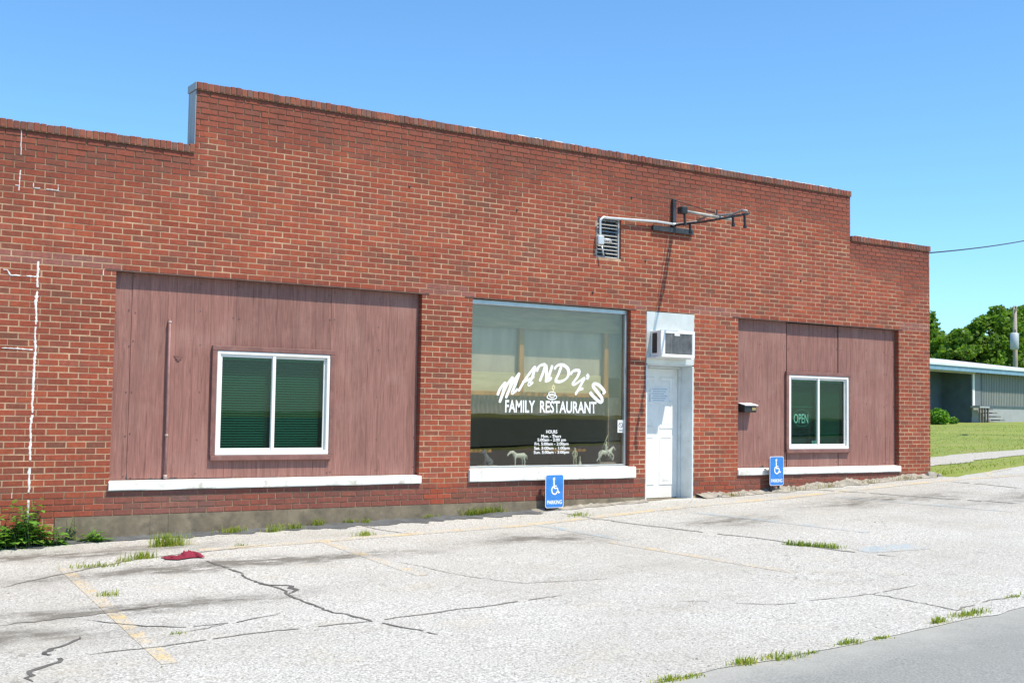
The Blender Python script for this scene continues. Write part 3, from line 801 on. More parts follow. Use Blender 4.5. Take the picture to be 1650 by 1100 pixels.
# ------------------------------------------------------------------ plywood infills, windows
def plywood(px0, px1, seams, hole, tones, yb=.085):
    hx0, hx1, hz0, hz1 = hole
    z0, z1 = -.02, ZT - .003
    bk = part('infill_backing', M['dark'], bld, (px0 + .004, hx0, yb + .03, yb + .06, z0, z1), (hx1, px1 - .004, yb + .03, yb + .06, z0, z1), (hx0, hx1, yb + .03, yb + .06, z0, hz0), (hx0, hx1, yb + .03, yb + .06, hz1, z1))
    for (a, b, z0, z1, dy), tn in zip(seams, tones):
        m = MB()
        prof, x = [], a
        while x < b - 1e-6:
            nx = min(b, x + .1016 * rnd.choice([1, 2, 2, 3]))
            prof.append((x, 0)); prof.append((nx - .007 if nx < b else nx, 0))
            if nx < b: prof += [(nx - .0065, .0022), (nx - .001, .0022)]
            x = nx
        for e_ in (hx0, hx1):
            if a < e_ < b: prof.append((e_, 0))
        prof = sorted(set(prof))
        zz = sorted(set([z0 + (z1 - z0) * i / 6 for i in range(7)] + [e_ for e_ in (hz0, hz1) if z0 < e_ < z1]))
        nz = len(zz)
        vv = [(x, yb + d + dy + .0035 * mnoise.noise((x * 1.1, z * .9, a)), z) for x, d in prof for z in zz]
        fs = []
        for i in range(len(prof) - 1):
            for j in range(nz - 1):
                xm, zm = (prof[i][0] + prof[i + 1][0]) / 2, (zz[j] + zz[j + 1]) / 2
                if hx0 < xm < hx1 and hz0 < zm < hz1: continue
                fs.append((i * nz + j, (i + 1) * nz + j, (i + 1) * nz + j + 1, i * nz + j + 1))
        m.poly(vv, fs, tn)
        for xx in (a, b):
            if hx0 < xx < hx1 and z0 < hz0 and z1 > hz1: continue
            m.face([(xx, yb + dy, z0), (xx, yb + .025 + dy, z0), (xx, yb + .025 + dy, z1), (xx, yb + dy, z1)], tn)
        m.face([(a, yb + dy, z0), (b, yb + dy, z0), (b, yb + .025 + dy, z0), (a, yb + .025 + dy, z0)], tn)
        m.build('plywood_sheet', M['ply'], bk)
    return bk
Lz0 = .004
plywood(.004, 3.871, [(.004, .205, Lz0, ZT - .006, .002), (.209, 1.425, .012, ZT - .004, 0), (1.428, 2.645, 1.40, ZT - .004, .001), (1.428, 2.645, Lz0, .42, .001), (2.648, 3.871, Lz0, ZT - .006, .0)],
        (1.17, 2.66, .245, 1.515), [(1, 1, 1), (1.03, 1.0, 1.0), (.86, .84, .84), (.98, 1, 1), (1.0, 1.0, 1.0)])
plywood(9.459, 13.236, [(9.459, 10.590, .01, ZT - .006, .0), (10.616, 11.802, 1.40, ZT - .02, .008), (10.616, 11.802, .004, .42, .002), (11.818, 12.985, .004, ZT - .012, .002), (12.99, 13.236, .004, ZT - .008, .0)],
        (10.59, 12.055, .265, 1.505), [(1, 1, 1), (.95, .93, .93), (1, 1, 1), (1.0, .98, .98), (1.05, 1.04, 1.04)])
part('torn_patch', M['trim'], bld, (.70, .80, .078, .084, 1.395, 1.415), (.715, .785, .076, .083, 1.372, 1.392), (.735, .765, .074, .083, 1.355, 1.370))

def sill(x0, x1, z0, z1, front, name='sill', parent=None):
    m = MB(); n = int((x1 - x0) / .12)
    for i in range(n):
        pass
    prof = [(.075, z0 + .004), (front + .004, z0), (front, z0 + .012), (front, z1 - .022), (front + .012, z1 - .010), (.075, z1)]
    xs_ = [x0 + (x1 - x0) * i / n for i in range(n + 1)]
    for x in xs_:
        for k, (y, z) in enumerate(prof):
            m.v.append((x, y + (.004 * mnoise.noise((x * 2.5, k, 0)) if 0 < k < 5 else 0), z + (.004 * mnoise.noise((x * 1.8, k * .3, 5)) if k < 5 else 0)))
    K = len(prof)
    for i in range(n):
        for k in range(K):
            m.f.append((i * K + k, (i + 1) * K + k, (i + 1) * K + (k + 1) % K, i * K + (k + 1) % K)); m.c.append(None)
    m.f.append(tuple(range(K))); m.c.append(None)
    m.f.append(tuple(n * K + k for k in reversed(range(K)))); m.c.append(None)
    return m.build(name, M['sillw'], parent or bld)
sill(-.013, 3.895, -.103, .002, -.038)
sill(9.445, 13.256, -.100, .006, -.030)
sill(4.616, 7.413, -.098, .072, -.040)
# dirty mortar under the sills, with the sills' shade put into its dark colour
for bb in ((.0, 3.88, -.0, .07, -.125, -.104), (9.46, 13.24, -.0, .07, -.122, -.101), (4.64, 7.32, -.0, .07, -.120, -.099)): part('sill_dirt_shade', M['steel'], bld, bb)

def slider(tx0, tx1, tz0, tz1, yb, blind_lo, pitch):
    """brown trim, white vinyl slider, two panes with blinds behind; yb = face of the plywood"""
    tw = .058
    root = part('window', M['trim'], bld, (tx0, tx1, yb - .042, yb - .002, tz1 - tw, tz1), (tx0 + .004, tx1 - .03, yb - .050, yb - .002, tz0, tz0 + tw),
                (tx0, tx0 + tw, yb - .040, yb - .002, tz0 + tw, tz1 - tw), (tx1 - tw, tx1, yb - .040, yb - .002, tz0 + tw, tz1 - tw), bev=.004)
    x0, x1, z0, z1 = tx0 + tw + .002, tx1 - tw - .002, tz0 + tw + .002, tz1 - tw - .002
    fw, xm = .040, (x0 + x1) / 2 - .01
    part('frame', M['vinyl'], root, (x0, x1, yb - .034, yb + .05, z1 - fw, z1), (x0, x1, yb - .038, yb + .05, z0, z0 + fw + .012), (x0, x0 + fw, yb - .036, yb + .05, z0 + fw + .013, z1 - fw - .001), (x1 - fw, x1, yb - .036, yb + .05, z0 + fw + .013, z1 - fw - .001), bev=.005)
    a0, a1, b0, b1 = x0 + fw + .001, xm + .02, xm - .018, x1 - fw - .001
    s0, s1 = z0 + fw + .014, z1 - fw - .002
    sw = .026
    for (p, q, y) in ((a0, a1, yb + .002), (b0, b1, yb + .024)):
        part('sash', M['vinyl'], root, (p, q, y - .02, y + .0, s1 - sw, s1), (p, q, y - .02, y + .0, s0, s0 + sw), (p, p + sw + .018 * (p == b0), y - .019, y, s0 + sw + .001, s1 - sw - .001), (q - sw - .018 * (q == a1), q, y - .019, y, s0 + sw + .001, s1 - sw - .001), bev=.003)
        part('pane', M['tint'], root, (p + sw, q - sw, y - .009, y - .005, s0 + sw, s1 - sw))
    part('meeting_stile', M['vinyl'], root, (xm - .020, xm + .022, yb - .030, yb - .0185, s0, s1), bev=.004)
    # niche behind and the blind's slats
    part('niche', M['dark'], root, (x0, x1, yb + .155, yb + .16, z0, z1), (x0 - .006, x0, yb + .062, yb + .16, z0, z1), (x1, x1 + .006, yb + .062, yb + .16, z0, z1), (x0, x1, yb + .062, yb + .16, z1 + .001, z1 + .006), (x0, x1, yb + .062, yb + .16, z0 - .006, z0 - .001))
    for (p, q), lo in zip(((a0, a1), (b0 + .03, b1)), blind_lo):
        m = MB()
        z = s1 - .10
        m.box(p + .01, q - .04, yb + .075, yb + .105, s1 - .055, s1 - .02)
        while z > lo:
            m.poly([(p + .012, yb + .078, z - pitch * .24), (q - .045, yb + .078, z - pitch * .24), (q - .045, yb + .092, z + pitch * .02), (p + .012, yb + .092, z + pitch * .02), (q - .045, yb + .098, z + pitch * .30), (p + .012, yb + .098, z + pitch * .30)], [(0, 1, 2, 3), (3, 2, 4, 5)])
            z -= pitch
        m.box(p + .01, q - .044, yb + .078, yb + .098, lo - .014, lo - .002)
        tag(m.build('blind', M['blind'], root), kind='stuff')
    return root
winL = slider(1.140, 2.690, .212, 1.547, .083, (.345, .345), .030)
winR = slider(10.562, 12.085, .232, 1.537, .083, (.98, .36), .019)

# ------------------------------------------------------------------ shop window with its lettering
GY = .100
shop = part('shop_window', M['alu'], bld, (4.641, 7.321, .07, .13, 2.255, ZT - .012), (7.275, 7.321, .068, .13, .075, 2.254), (4.641, 7.321, .075, .13, .0735, .098), bev=.006)
part('frame_stop', M['white'], shop, (4.641, 4.672, .06, .13, .10, 2.253), bev=.004)
part('pane', M['glass'], shop, (4.668, 7.278, GY, GY + .006, .096, 2.258))
def onglass(px, py): 
    q = wall(px, py, GY - .003); return (q.x, q.z)
def nib_stroke(mb, P, wd, ang=R(35), thin=.55, y=GY - .003):
    """brush letter stroke: polygonal ribbon in the glass plane with rounded ends"""
    pts = [Vector(p) for p in P]
    S = []
    for i in range(len(pts) - 1):        # Catmull-Rom smoothing
        p0, p1, p2, p3 = pts[max(i - 1, 0)], pts[i], pts[i + 1], pts[min(i + 2, len(pts) - 1)]
        for k in range(7):
            u = k / 7
            S.append(.5 * ((2 * p1) + (-p0 + p2) * u + (2 * p0 - 5 * p1 + 4 * p2 - p3) * u * u + (-p0 + 3 * p1 - 3 * p2 + p3) * u ** 3))
    S.append(pts[-1])
    L, Rr = [], []
    for i, p in enumerate(S):
        d = (S[min(i + 1, len(S) - 1)] - S[max(i - 1, 0)]).normalized()
        n = Vector((-d.y, d.x))
        wv_ = wd * .5 * (thin + (1 - thin) * abs(n.dot(Vector((math.cos(ang), math.sin(ang))))))
        if i in (0, len(S) - 1): wv_ *= .55
        L.append(p + n * wv_); Rr.append(p - n * wv_)
    for i in range(len(S) - 1):
        q = [L[i], L[i + 1], Rr[i + 1], Rr[i]]
        mb.face([(v.x, y - .0002 * (i % 2), v.y) for v in q])
ZM = lambda zx, zy: onglass(790 + zx / 8.25, 570 + zy / 8.25)
GLY = [[(95, 550), (130, 465), (198, 375)], [(200, 370), (178, 480), (122, 648)], [(128, 630), (210, 430), (298, 305)], [(298, 300), (265, 440), (205, 588)], [(212, 560), (300, 380), (388, 250)], [(388, 250), (335, 400), (290, 515), (325, 505), (365, 460)],
       [(372, 498), (470, 330), (598, 160)], [(598, 160), (565, 290), (512, 400), (535, 405), (570, 372)], [(425, 375), (500, 345), (585, 300)],
       [(615, 235), (655, 160), (735, 135)], [(735, 135), (705, 240), (655, 365)], [(738, 140), (748, 260), (738, 378)], [(738, 378), (785, 270), (826, 150)], [(826, 150), (785, 275), (768, 345), (790, 345), (816, 310)],
       [(850, 205), (890, 155), (960, 145), (1025, 190), (1042, 255), (1010, 325), (930, 368), (855, 358)], [(945, 165), (905, 270), (862, 355)],
       [(1065, 275), (1105, 225), (1180, 225), (1160, 300), (1100, 385), (1120, 405), (1175, 370), (1258, 312)], [(1258, 312), (1200, 420), (1130, 545)], [(1132, 540), (1165, 485), (1238, 457)],
       [(1280, 275), (1300, 300), (1283, 338)],
       [(1492, 528), (1518, 505), (1450, 420), (1378, 395), (1368, 432), (1425, 510), (1480, 585), (1482, 638), (1445, 632), (1375, 570), (1322, 508)]]
lm = MB()
for i, g in enumerate(GLY):
    nib_stroke(lm, [ZM(*q) for q in g], .052, y=GY - .0030 - .0006 * (i % 3))
o = lm.build('lettering', M['letter'], shop)
def text_mesh(body, size, bold=0.0):
    cu = bpy.data.curves.new('t', 'FONT')
    cu.body = body; cu.size = size; cu.offset = bold; cu.align_x = 'CENTER'; cu.resolution_u = 3
    ob = bpy.data.objects.new('t', cu); COL.objects.link(ob)
    dg = bpy.context.evaluated_depsgraph_get(); dg.update()
    me = bpy.data.meshes.new_from_object(ob.evaluated_get(dg))
    bpy.data.objects.remove(ob); bpy.data.curves.remove(cu)
    return me
def put_text(name, body, x0, x1, z0, z1, y, mat, parent, bold=0.0, shear=0.0):
    """flat lettering fitted into the rectangle x0..x1, z0..z1 of a plane facing -Y"""
    me = text_mesh(body, 1.0, bold)
    vs = [v.co.copy() for v in me.vertices]
    a, b = min(v.x for v in vs), max(v.x for v in vs); c, d = min(v.y for v in vs), max(v.y for v in vs)
    for v, q in zip(me.vertices, vs):
        u, w_ = (q.x - a) / (b - a), (q.y - c) / (d - c)
        v.co = (x0 + (x1 - x0) * u + shear * w_, y, z0 + (z1 - z0) * w_)
    me.materials.clear(); me.materials.append(mat)
    me.name = name
    return link(name, me, parent)
fx0, fz0 = onglass(814, 664); fx1, fz1 = onglass(961, 647)
put_text('lettering', 'FAMILY', onglass(814, 655)[0], onglass(862, 655)[0], fz0, fz1, GY - .003, M['letter'], shop, .022)
put_text('lettering', 'RESTAURANT', onglass(870, 655)[0], onglass(961, 655)[0], fz0, fz1, GY - .003, M['letter'], shop, .022)
hl = [('HOURS', 880, 898, 692.5, 698), ('Mon. - Thurs', 872, 904, 699.8, 705), ('5:00am - 2:00 pm', 866, 912, 705.8, 712), ('Fri. 5:00am - 2:00pm', 861.5, 916, 712.2, 718.6), ('Sat. 5:00am - 1:00pm', 860.5, 918, 719, 725.5), ('Sun. 5:00am - 3:00pm', 860, 917, 725.7, 732)]
for tx, a, b, t0, t1 in hl:
    p0, p1 = onglass(a, t1), onglass(b, t0)
    put_text('hours_lettering', tx, p0[0], p1[0], onglass((a + b) / 2, t1)[1], onglass((a + b) / 2, t0)[1], GY - .003, M['letter'], shop, .018)
# coffee cup with steam
cm = MB()
def arc_pts(cx_, cz_, rx, rz, a0, a1, n=14): return [(cx_ + rx * math.cos(a0 + (a1 - a0) * i / n), cz_ + rz * math.sin(a0 + (a1 - a0) * i / n)) for i in range(n + 1)]
ccx, ccz = ZM(820, 560)
nib_stroke(cm, arc_pts(ccx, ccz - .012, .082, .034, 0, 2 * math.pi), .016, thin=.9)
nib_stroke(cm, arc_pts(ccx, ccz + .035, .058, .020, 0, 2 * math.pi), .013, thin=.9, y=GY - .0036)
nib_stroke(cm, arc_pts(ccx, ccz + .035, .056, .055, math.pi, 2 * math.pi), .014, thin=.9, y=GY - .0042)
cm.build('cup_emblem', M['letter'], shop)
cm = MB()
nib_stroke(cm, [ZM(825, 520), ZM(840, 480), ZM(822, 450), ZM(845, 405)], .018)
nib_stroke(cm, [ZM(845, 470), ZM(858, 440), ZM(838, 420)], .014, y=GY - .0036)
cm.build('cup_emblem', M['steam'], shop)
# small notice stuck to the glass at the right
nx, nz = onglass(1000, 686)
nb = part('notice', M['paper'], shop, (nx - .055, nx + .055, GY - .0035, GY - .0022, nz - .095, nz + .085))
rm = MB(); nib_stroke(rm, arc_pts(nx, nz + .01, .034, .034, 0, 2 * math.pi), .010, thin=1, y=GY - .0042); nib_stroke(rm, [(nx - .022, nz + .034), (nx + .022, nz - .014)], .009, thin=1, y=GY - .0046)
rm.build('no_smoking_mark', M['inkd'], shop)
part('notice_print', M['inkd'], shop, (nx - .035, nx + .035, GY - .0042, GY - .0036, nz - .06, nz - .05), (nx - .035, nx + .035, GY - .0042, GY - .0036, nz - .078, nz - .07))

# the room behind the shop window
part('room', M['room'], bld, (4.30, 4.40, .26, 4.6, -.5, 2.7), (7.55, 7.60, .26, 4.6, -.5, 2.7), (4.40, 7.55, 4.5, 4.6, -.5, 2.7), (4.40, 7.55, .26, 4.5, 2.62, 2.7))
part('room_floor', M['floor'], bld, (4.40, 7.55, .26, 4.5, -.5, -.42))
part('window_ledge', M['base'], bld, (4.60, 7.34, .13, .255, -.05, .076), (4.42, 7.53, .256, .42, -.04, .076))
def folds(name, mat, x0, x1, z0, z1, y, amp, wl, parent):
    m = MB(); n = int((x1 - x0) / (wl / 6))
    ph = 0
    for i in range(n + 1):
        x = x0 + (x1 - x0) * i / n
        ph += (2 * math.pi / 6) * (1 + .4 * mnoise.noise((x * 3, 1, 1)))
        for z in (z0, (z0 + z1) / 2, z1):
            m.v.append((x, y + amp * math.sin(ph) * (1.1 if z < z1 else .7) + .006 * mnoise.noise((x * 4, z * 4, 0)), z))
    for i in range(n):
        for k in (0, 1): m.f.append((3 * i + k, 3 * i + 3 + k, 3 * i + 4 + k, 3 * i + 1 + k)); m.c.append(None)
    return m.build(name, mat, parent, True)
dv = empty('window_divider', (6.0, .30, .077), 'oak framed divider with sheer panels and cafe curtain behind the shop window', 'divider')
part('post', M['wood'], dv, (5.575, 5.655, .27, .32, 1.101, 2.55), bev=.005)
part('post', M['wood'], dv, (7.06, 7.14, .27, .32, 1.101, 2.55), bev=.005)
part('rail', M['wood'], dv, (4.402, 7.159, .275, .315, 1.045, 1.10), bev=.005)
part('sheer', M['sheer'], dv, (4.45, 5.574, .345, .352, 1.34, 2.55), (5.578, 7.50, .347, .354, 1.34, 2.55))
part('valance', M['valance'], dv, (4.42, 7.53, .255, .262, 1.98, 2.6))
part('pelmet', M['cream'], dv, (4.42, 7.055, .328, .338, 1.10, 1.36), bev=.004)
folds('cafe_curtain', M['purple'], 4.45, 7.15, .80, 1.06, .352, .016, .075, dv)
part('side_drape', M['base'], dv, (7.16, 7.50, .30, .34, .078, 1.05))
def table(x, y, lab):
    e_ = empty('dining_table', (x, y, -.42), lab, 'table', 'tables behind the shop window')
    part('tabletop', M['wood'], e_, (x - .38, x + .38, y - .35, y + .35, .255, .30), bev=.006)
    part('leg', M['iron'], e_, (x - .03, x + .03, y - .03, y + .03, -.40, .254))
    part('foot', M['iron'], e_, (x - .25, x + .25, y - .03, y + .03, -.42, -.401), (x - .03, x + .03, y - .25, y + .25, -.42, -.402))
table(4.98, .95, 'oak topped table inside the shop window behind the slate animal figurine')
table(6.62, .95, 'oak topped table inside the shop window behind the rider figurine')

# ------------------------------------------------------------------ door recess
D = .30
part('jamb', M['shadepaint'], bld, (8.515, 8.541, -.004, D + .06, -.60, ZT - .79), (7.621, 7.647, .002, D + .06, -.60, ZT - .79), (8.49, 8.5145, D - .05, D + .05, -.60, ZT - .81), (7.6475, 7.672, D - .05, D + .05, -.60, ZT - .81), (7.648, 8.5145, D - .05, D + .05, ZT - .825, ZT - .792), bev=.003)
part('recess_soffit', M['shadepaint'], bld, (7.6475, 8.5145, .006, D + .06, ZT - .790, ZT - .775))
part('threshold', M['concrete'], bld, (7.62, 8.54, -.01, .6, -.75, -.432))
part('transom', M['sheet'], bld, (7.620, 8.542, -.006, .02, ZT - .774, ZT - .012), bev=.003)
door = part('door', M['white'], bld, (7.674, 8.488, D, D + .045, -.424, ZT - .828), bev=.003)
part('panel', M['white'], door, *[])
bpy.data.objects.remove(bpy.data.objects['panel'])
for (zx, zy) in (((7.765, 8.035), (-.24, .50)), ((8.125, 8.395), (-.24, .50)), ((7.765, 8.035), (.60, 1.02)), ((8.125, 8.395), (.60, 1.02)), ((7.765, 8.035), (1.12, 1.38)), ((8.125, 8.395), (1.12, 1.38))):
    (a, b), (c, d) = zx, zy
    m = MB()
    t1, t2 = .018, .05
    for (p0, p1, y0, y1) in ((0, t1, -.001, -.008), (t1, t2, -.008, .0)):
        pass
    ring = [(0, -.0005), (.012, -.009), (.030, -.009), (.048, -.0015), (.085, -.007)]
    lv = [[(a + r, D + y, c + r), (b - r, D + y, c + r), (b - r, D + y, d - r), (a + r, D + y, d - r)] for r, y in ring]
    for u, v_ in zip(lv[:-1], lv[1:]):
        for k in range(4): m.face([u[k], u[(k + 1) % 4], v_[(k + 1) % 4], v_[k]])
    m.face(lv[-1])
    m.build('panel', M['white'], door)
kn = MB(); kn.tube([(7.735, D, .52), (7.735, D - .02, .52), (7.735, D - .045, .52), (7.735, D - .065, .52)], [.03, .012, .03, .02], 12)
kn.build('knob', M['brass'], door, True)
q0, q1 = wall(1047, 648, D - .002), wall(1077, 624, D - .002)
part('notice', M['paper'], door, (q0.x, q1.x, D - .0125, D - .0100, q0.z, q1.z))
nb = MB()
for k in range(6):
    z = q1.z - .035 - k * .034
    a = q0.x + .03 + .02 * (k % 2)
    nb.box(a, q1.x - .03 - .03 * (k % 3), D - .0132, D - .0126, z, z + .012)
nb.build('notice_print', M['ink'], door)
# dark door interior stop
part('door_back', M['dark'], bld, (7.62, 8.54, D + .062, D + .08, -.6, ZT))

# air conditioner in the transom
ac = empty('air_conditioner', (8.01, 0, 1.645), 'white window air conditioner jutting from the panel above the door', 'air conditioner')
ax0, ax1, az0, az1, ay = 7.685, 8.340, 1.648, 2.040, -.25
part('case', M['acwhite'], ac, (ax0 + .006, ax1 - .006, ay + .03, -.0075, az0 + .004, az1 - .004), bev=.006)
part('bezel', M['vinyl'], ac, (ax0, ax1, ay, ay + .034, az1 - .045, az1), (ax0, ax1, ay, ay + .034, az0, az0 + .045), (ax0, ax0 + .085, ay + .001, ay + .034, az0 + .0455, az1 - .0455), (ax1 - .05, ax1, ay + .001, ay + .034, az0 + .0455, az1 - .0455), bev=.006)
part('grille_back', M['grille'], ac, (ax0 + .086, ax1 - .051, ay + .024, ay + .029, az0 + .046, az1 - .046))
m = MB()
z = az0 + .055
while z < az1 - .06:
    m.box(ax0 + .086, ax1 - .051, ay + .010, ay + .022, z, z + .007); z += .016
for x in (ax0 + .2, ax0 + .33, ax0 + .46): m.box(x, x + .006, ay + .008, ay + .0095, az0 + .047, az1 - .047)
tag(m.build('louvre', M['grille'], ac), kind='stuff')
m = MB()
m.box(ax0 + .26, ax0 + .36, ay + .002, ay + .0075, az1 - .075, az1 - .0465)
m.build('latch', M['vinyl'], ac)
part('side_vent', M['black'], ac, (ax0 + .002, ax0 + .0055, -.155, -.05, az0 + .06, az1 - .04))
part('support_tray', M['acwhite'], ac, (ax0 - .03, ax1 + .05, ay + .07, -.0075, az0 - .012, az0 + .0035))

# ------------------------------------------------------------------ wall vent, conduit, sign bracket, wall boxes, pipe
vent = part('vent', M['black'], bld, (6.692, 7.128, .10, .12, 3.042, 3.638))
part('vent_frame', M['conduit'], vent, (6.693, 6.72, .03, .095, 3.043, 3.637), (7.10, 7.127, .03, .095, 3.043, 3.637), (6.7205, 7.0995, .03, .095, 3.61, 3.637))
for i in range(11):
    z = 3.05 + i * .052
    m = MB(); m.poly([(6.722, .030, z), (7.098, .030, z), (7.098, .036, z + .004), (6.722, .036, z + .004), (6.722, .078, z + .034), (7.098, .078, z + .034), (7.098, .082, z + .030), (6.722, .082, z + .030)], [(0, 1, 2, 3), (3, 2, 5, 4), (4, 5, 6, 7), (7, 6, 1, 0)])
    m.build('slat', M['conduit'], vent)
cd_ = MB()
W = lambda px, py, Y: tuple(wall(px, py, Y))
b0 = wall(967, 383, -.05)
pc = [Vector((b0.x, -.05, b0.z)), Vector((b0.x - .005, -.05, b0.z + .22)), Vector((b0.x + .02, -.05, b0.z + .27)), Vector((b0.x + .07, -.05, b0.z + .30)), Vector((b0.x + .20, -.05, b0.z + .30)), Vector((7.75, -.05, 3.645)), Vector((8.06, -.05, 3.640)), Vector((8.13, -.09, 3.64)), Vector((8.15, -.20, 3.64)), Vector((8.155, -.5, 3.625))]
sm = []
for i in range(len(pc) - 1):
    for k in range(5):
        u = k / 5; p0, p1, p2, p3 = pc[max(i - 1, 0)], pc[i], pc[i + 1], pc[min(i + 2, len(pc) - 1)]
        lin = p1.lerp(p2, u)
        sm.append(lin if i in (0, 4, 5, 8) else .5 * ((2 * p1) + (-p0 + p2) * u + (2 * p0 - 5 * p1 + 4 * p2 - p3) * u * u + (-p0 + 3 * p1 - 3 * p2 + p3) * u ** 3))
sm.append(pc[-1])
cd_.tube(sm, .019, 8)
con = cd_.build('conduit', M['conduit'], bld, True)
part('junction_box', M['conduit'], con, (b0.x - .055, b0.x + .055, -.085, -.002, b0.z - .10, b0.z + .03), bev=.012)
m = MB(); m.tube([(b0.x + .05, -.05, b0.z - .02), (b0.x + .16, -.06, b0.z - .02), (b0.x + .2, -.04, b0.z - .05)], .022, 8)
m.tube([(b0.x + .02, -.06, b0.z - .1), (b0.x + .05, -.07, b0.z - .25)], .012, 6)
m.build('conduit_fitting', M['conduit'], con, True)

for (px, py) in ((1018, 318), (955, 471), (833, 338), (1040, 420), (660, 300), (1290, 452)):
    q_ = wall(px, py); m = MB(); m.tube([(q_.x, .0, q_.z), (q_.x, -.012, q_.z), (q_.x, -.016, q_.z)], [.016, .014, .006], 8); m.build('anchor_stub', M['iron'], bld)

br = empty('sign_bracket', (8.107, 0, 3.55), 'empty dark iron sign bracket with spotlight arms high on brick wall', 'sign bracket')
part('wall_plate', M['iron'], br, (8.075, 8.14, -.05, -.003, 3.60, 4.02), bev=.004)
part('wall_bar', M['iron'], br, (7.70, 8.49, -.045, -.003, 3.515, 3.595), bev=.004)
m = MB(); m.tube([(8.107, -.05, 3.63), (8.107, -.7, 3.60), (8.107, -1.58, 3.60)], .017, 8); m.build('arm', M['iron'], br, True)
m = MB(); m.tube([(7.44, -1.0, 3.645), (8.0, -1.0, 3.625), (8.36, -1.0, 3.615)], .020, 8); m.build('cross_arm', M['dull'], br, True)
m = MB(); m.tube([(8.155, -.5, 3.645), (8.12, -.75, 3.68), (8.11, -.98, 3.655), (8.12, -1.25, 3.635), (8.11, -1.45, 3.665), (8.107, -1.55, 3.64)], .017, 8); m.build('cable_tube', M['dull'], br, True)
m = MB(); m.tube([(8.107, -.05, 4.0), (8.107, -.95, 3.68)], .006, 6); m.build('stay_wire', M['iron'], br)
m = MB(); m.tube([(8.107, -.95, 3.62), (8.107, -.95, 3.74)], .012, 6); m.build('stay_post', M['iron'], br)
for (x, y, L) in ((7.45, -1.0, .12), (8.107, -.38, .10), (8.107, -1.27, .10), (8.107, -1.50, .15)):
    m = MB(); m.tube([(x, y, 3.60), (x + .01, y, 3.60 - L)], .018, 7); m.tube([(x + .01, y, 3.60 - L), (x + .012, y, 3.56 - L)], .026, 7); m.build('sign_hook', M['black'], br)
part('lamp_holder', M['black'], br, (7.36, 7.47, -1.06, -.94, 3.60, 3.70), bev=.015)

mb0 = wall(1195, 655, 0)
bx = empty('letter_box', (9.70, .085, .86), 'small wall letter box with pale lid on brown plywood', 'letter box')
part('case', M['black'], bx, (9.545, 9.80, -.055, .0815, .868, .985), bev=.008)
m = MB(); m.poly([(9.535, .0815, 1.015), (9.815, .0815, 1.015), (9.815, -.075, .985), (9.535, -.075, .985), (9.535, .0815, 1.005), (9.815, .0815, 1.005), (9.815, -.075, .972), (9.535, -.075, .972)], [(0, 3, 2, 1), (4, 5, 6, 7), (3, 7, 6, 2), (0, 4, 7, 3), (1, 2, 6, 5)])
m.build('lid', M['paper'], bx)
part('badge', M['brass'], bx, (9.70, 9.78, -.060, -.0555, .90, .945), bev=.003)
m = MB(); m.tube([(.63, .045, 1.80), (.63, .045, 1.0), (.63, .043, .35), (.63, .043, .01)], .016, 8); m.tube([(.63, .083, 1.80), (.63, .06, 1.812), (.63, .045, 1.80)], .014, 8)
pp = m.build('pipe', M['rustpipe'], bld, True)
m = MB(); m.tube([(.63, .043, .49), (.63, .043, .515)], .019, 8); m.tube([(.63, .047, 1.775), (.63, .047, 1.80)], .020, 8); m.tube([(.63, .043, .012), (.63, .043, .06)], .021, 8); m.build('pipe_clip', M['clip'], pp, True)

# OPEN sign hanging behind the right-hand window
so_ = wall(1291, 674, .145)
osg = empty('open_sign', (so_.x, .15, so_.z - .12), 'oval OPEN sign hanging inside the small window', 'sign')
part('backing', M['black'], osg, (so_.x - .20, so_.x + .26, .150, .152, so_.z - .15, so_.z + .18))
put_text('lettering', 'OPEN', so_.x - .165, so_.x + .165, so_.z - .075, so_.z + .075, .1485, M['letter'], osg, .0)
m = MB(); nib_stroke(m, arc_pts(so_.x + .02, so_.z + .01, .20, .135, 0, 2 * math.pi, 26), .010, thin=1, y=.1485); m.build('oval_border', M['blind'], osg)
q = wall(1314, 718, .12)
card = part('window_card', M['paper'], None, (q.x - .06, q.x + .05, .140, .143, q.z - .075, q.z + .085))
tag(card, 'small pale card standing in the bottom corner of small window', 'card')

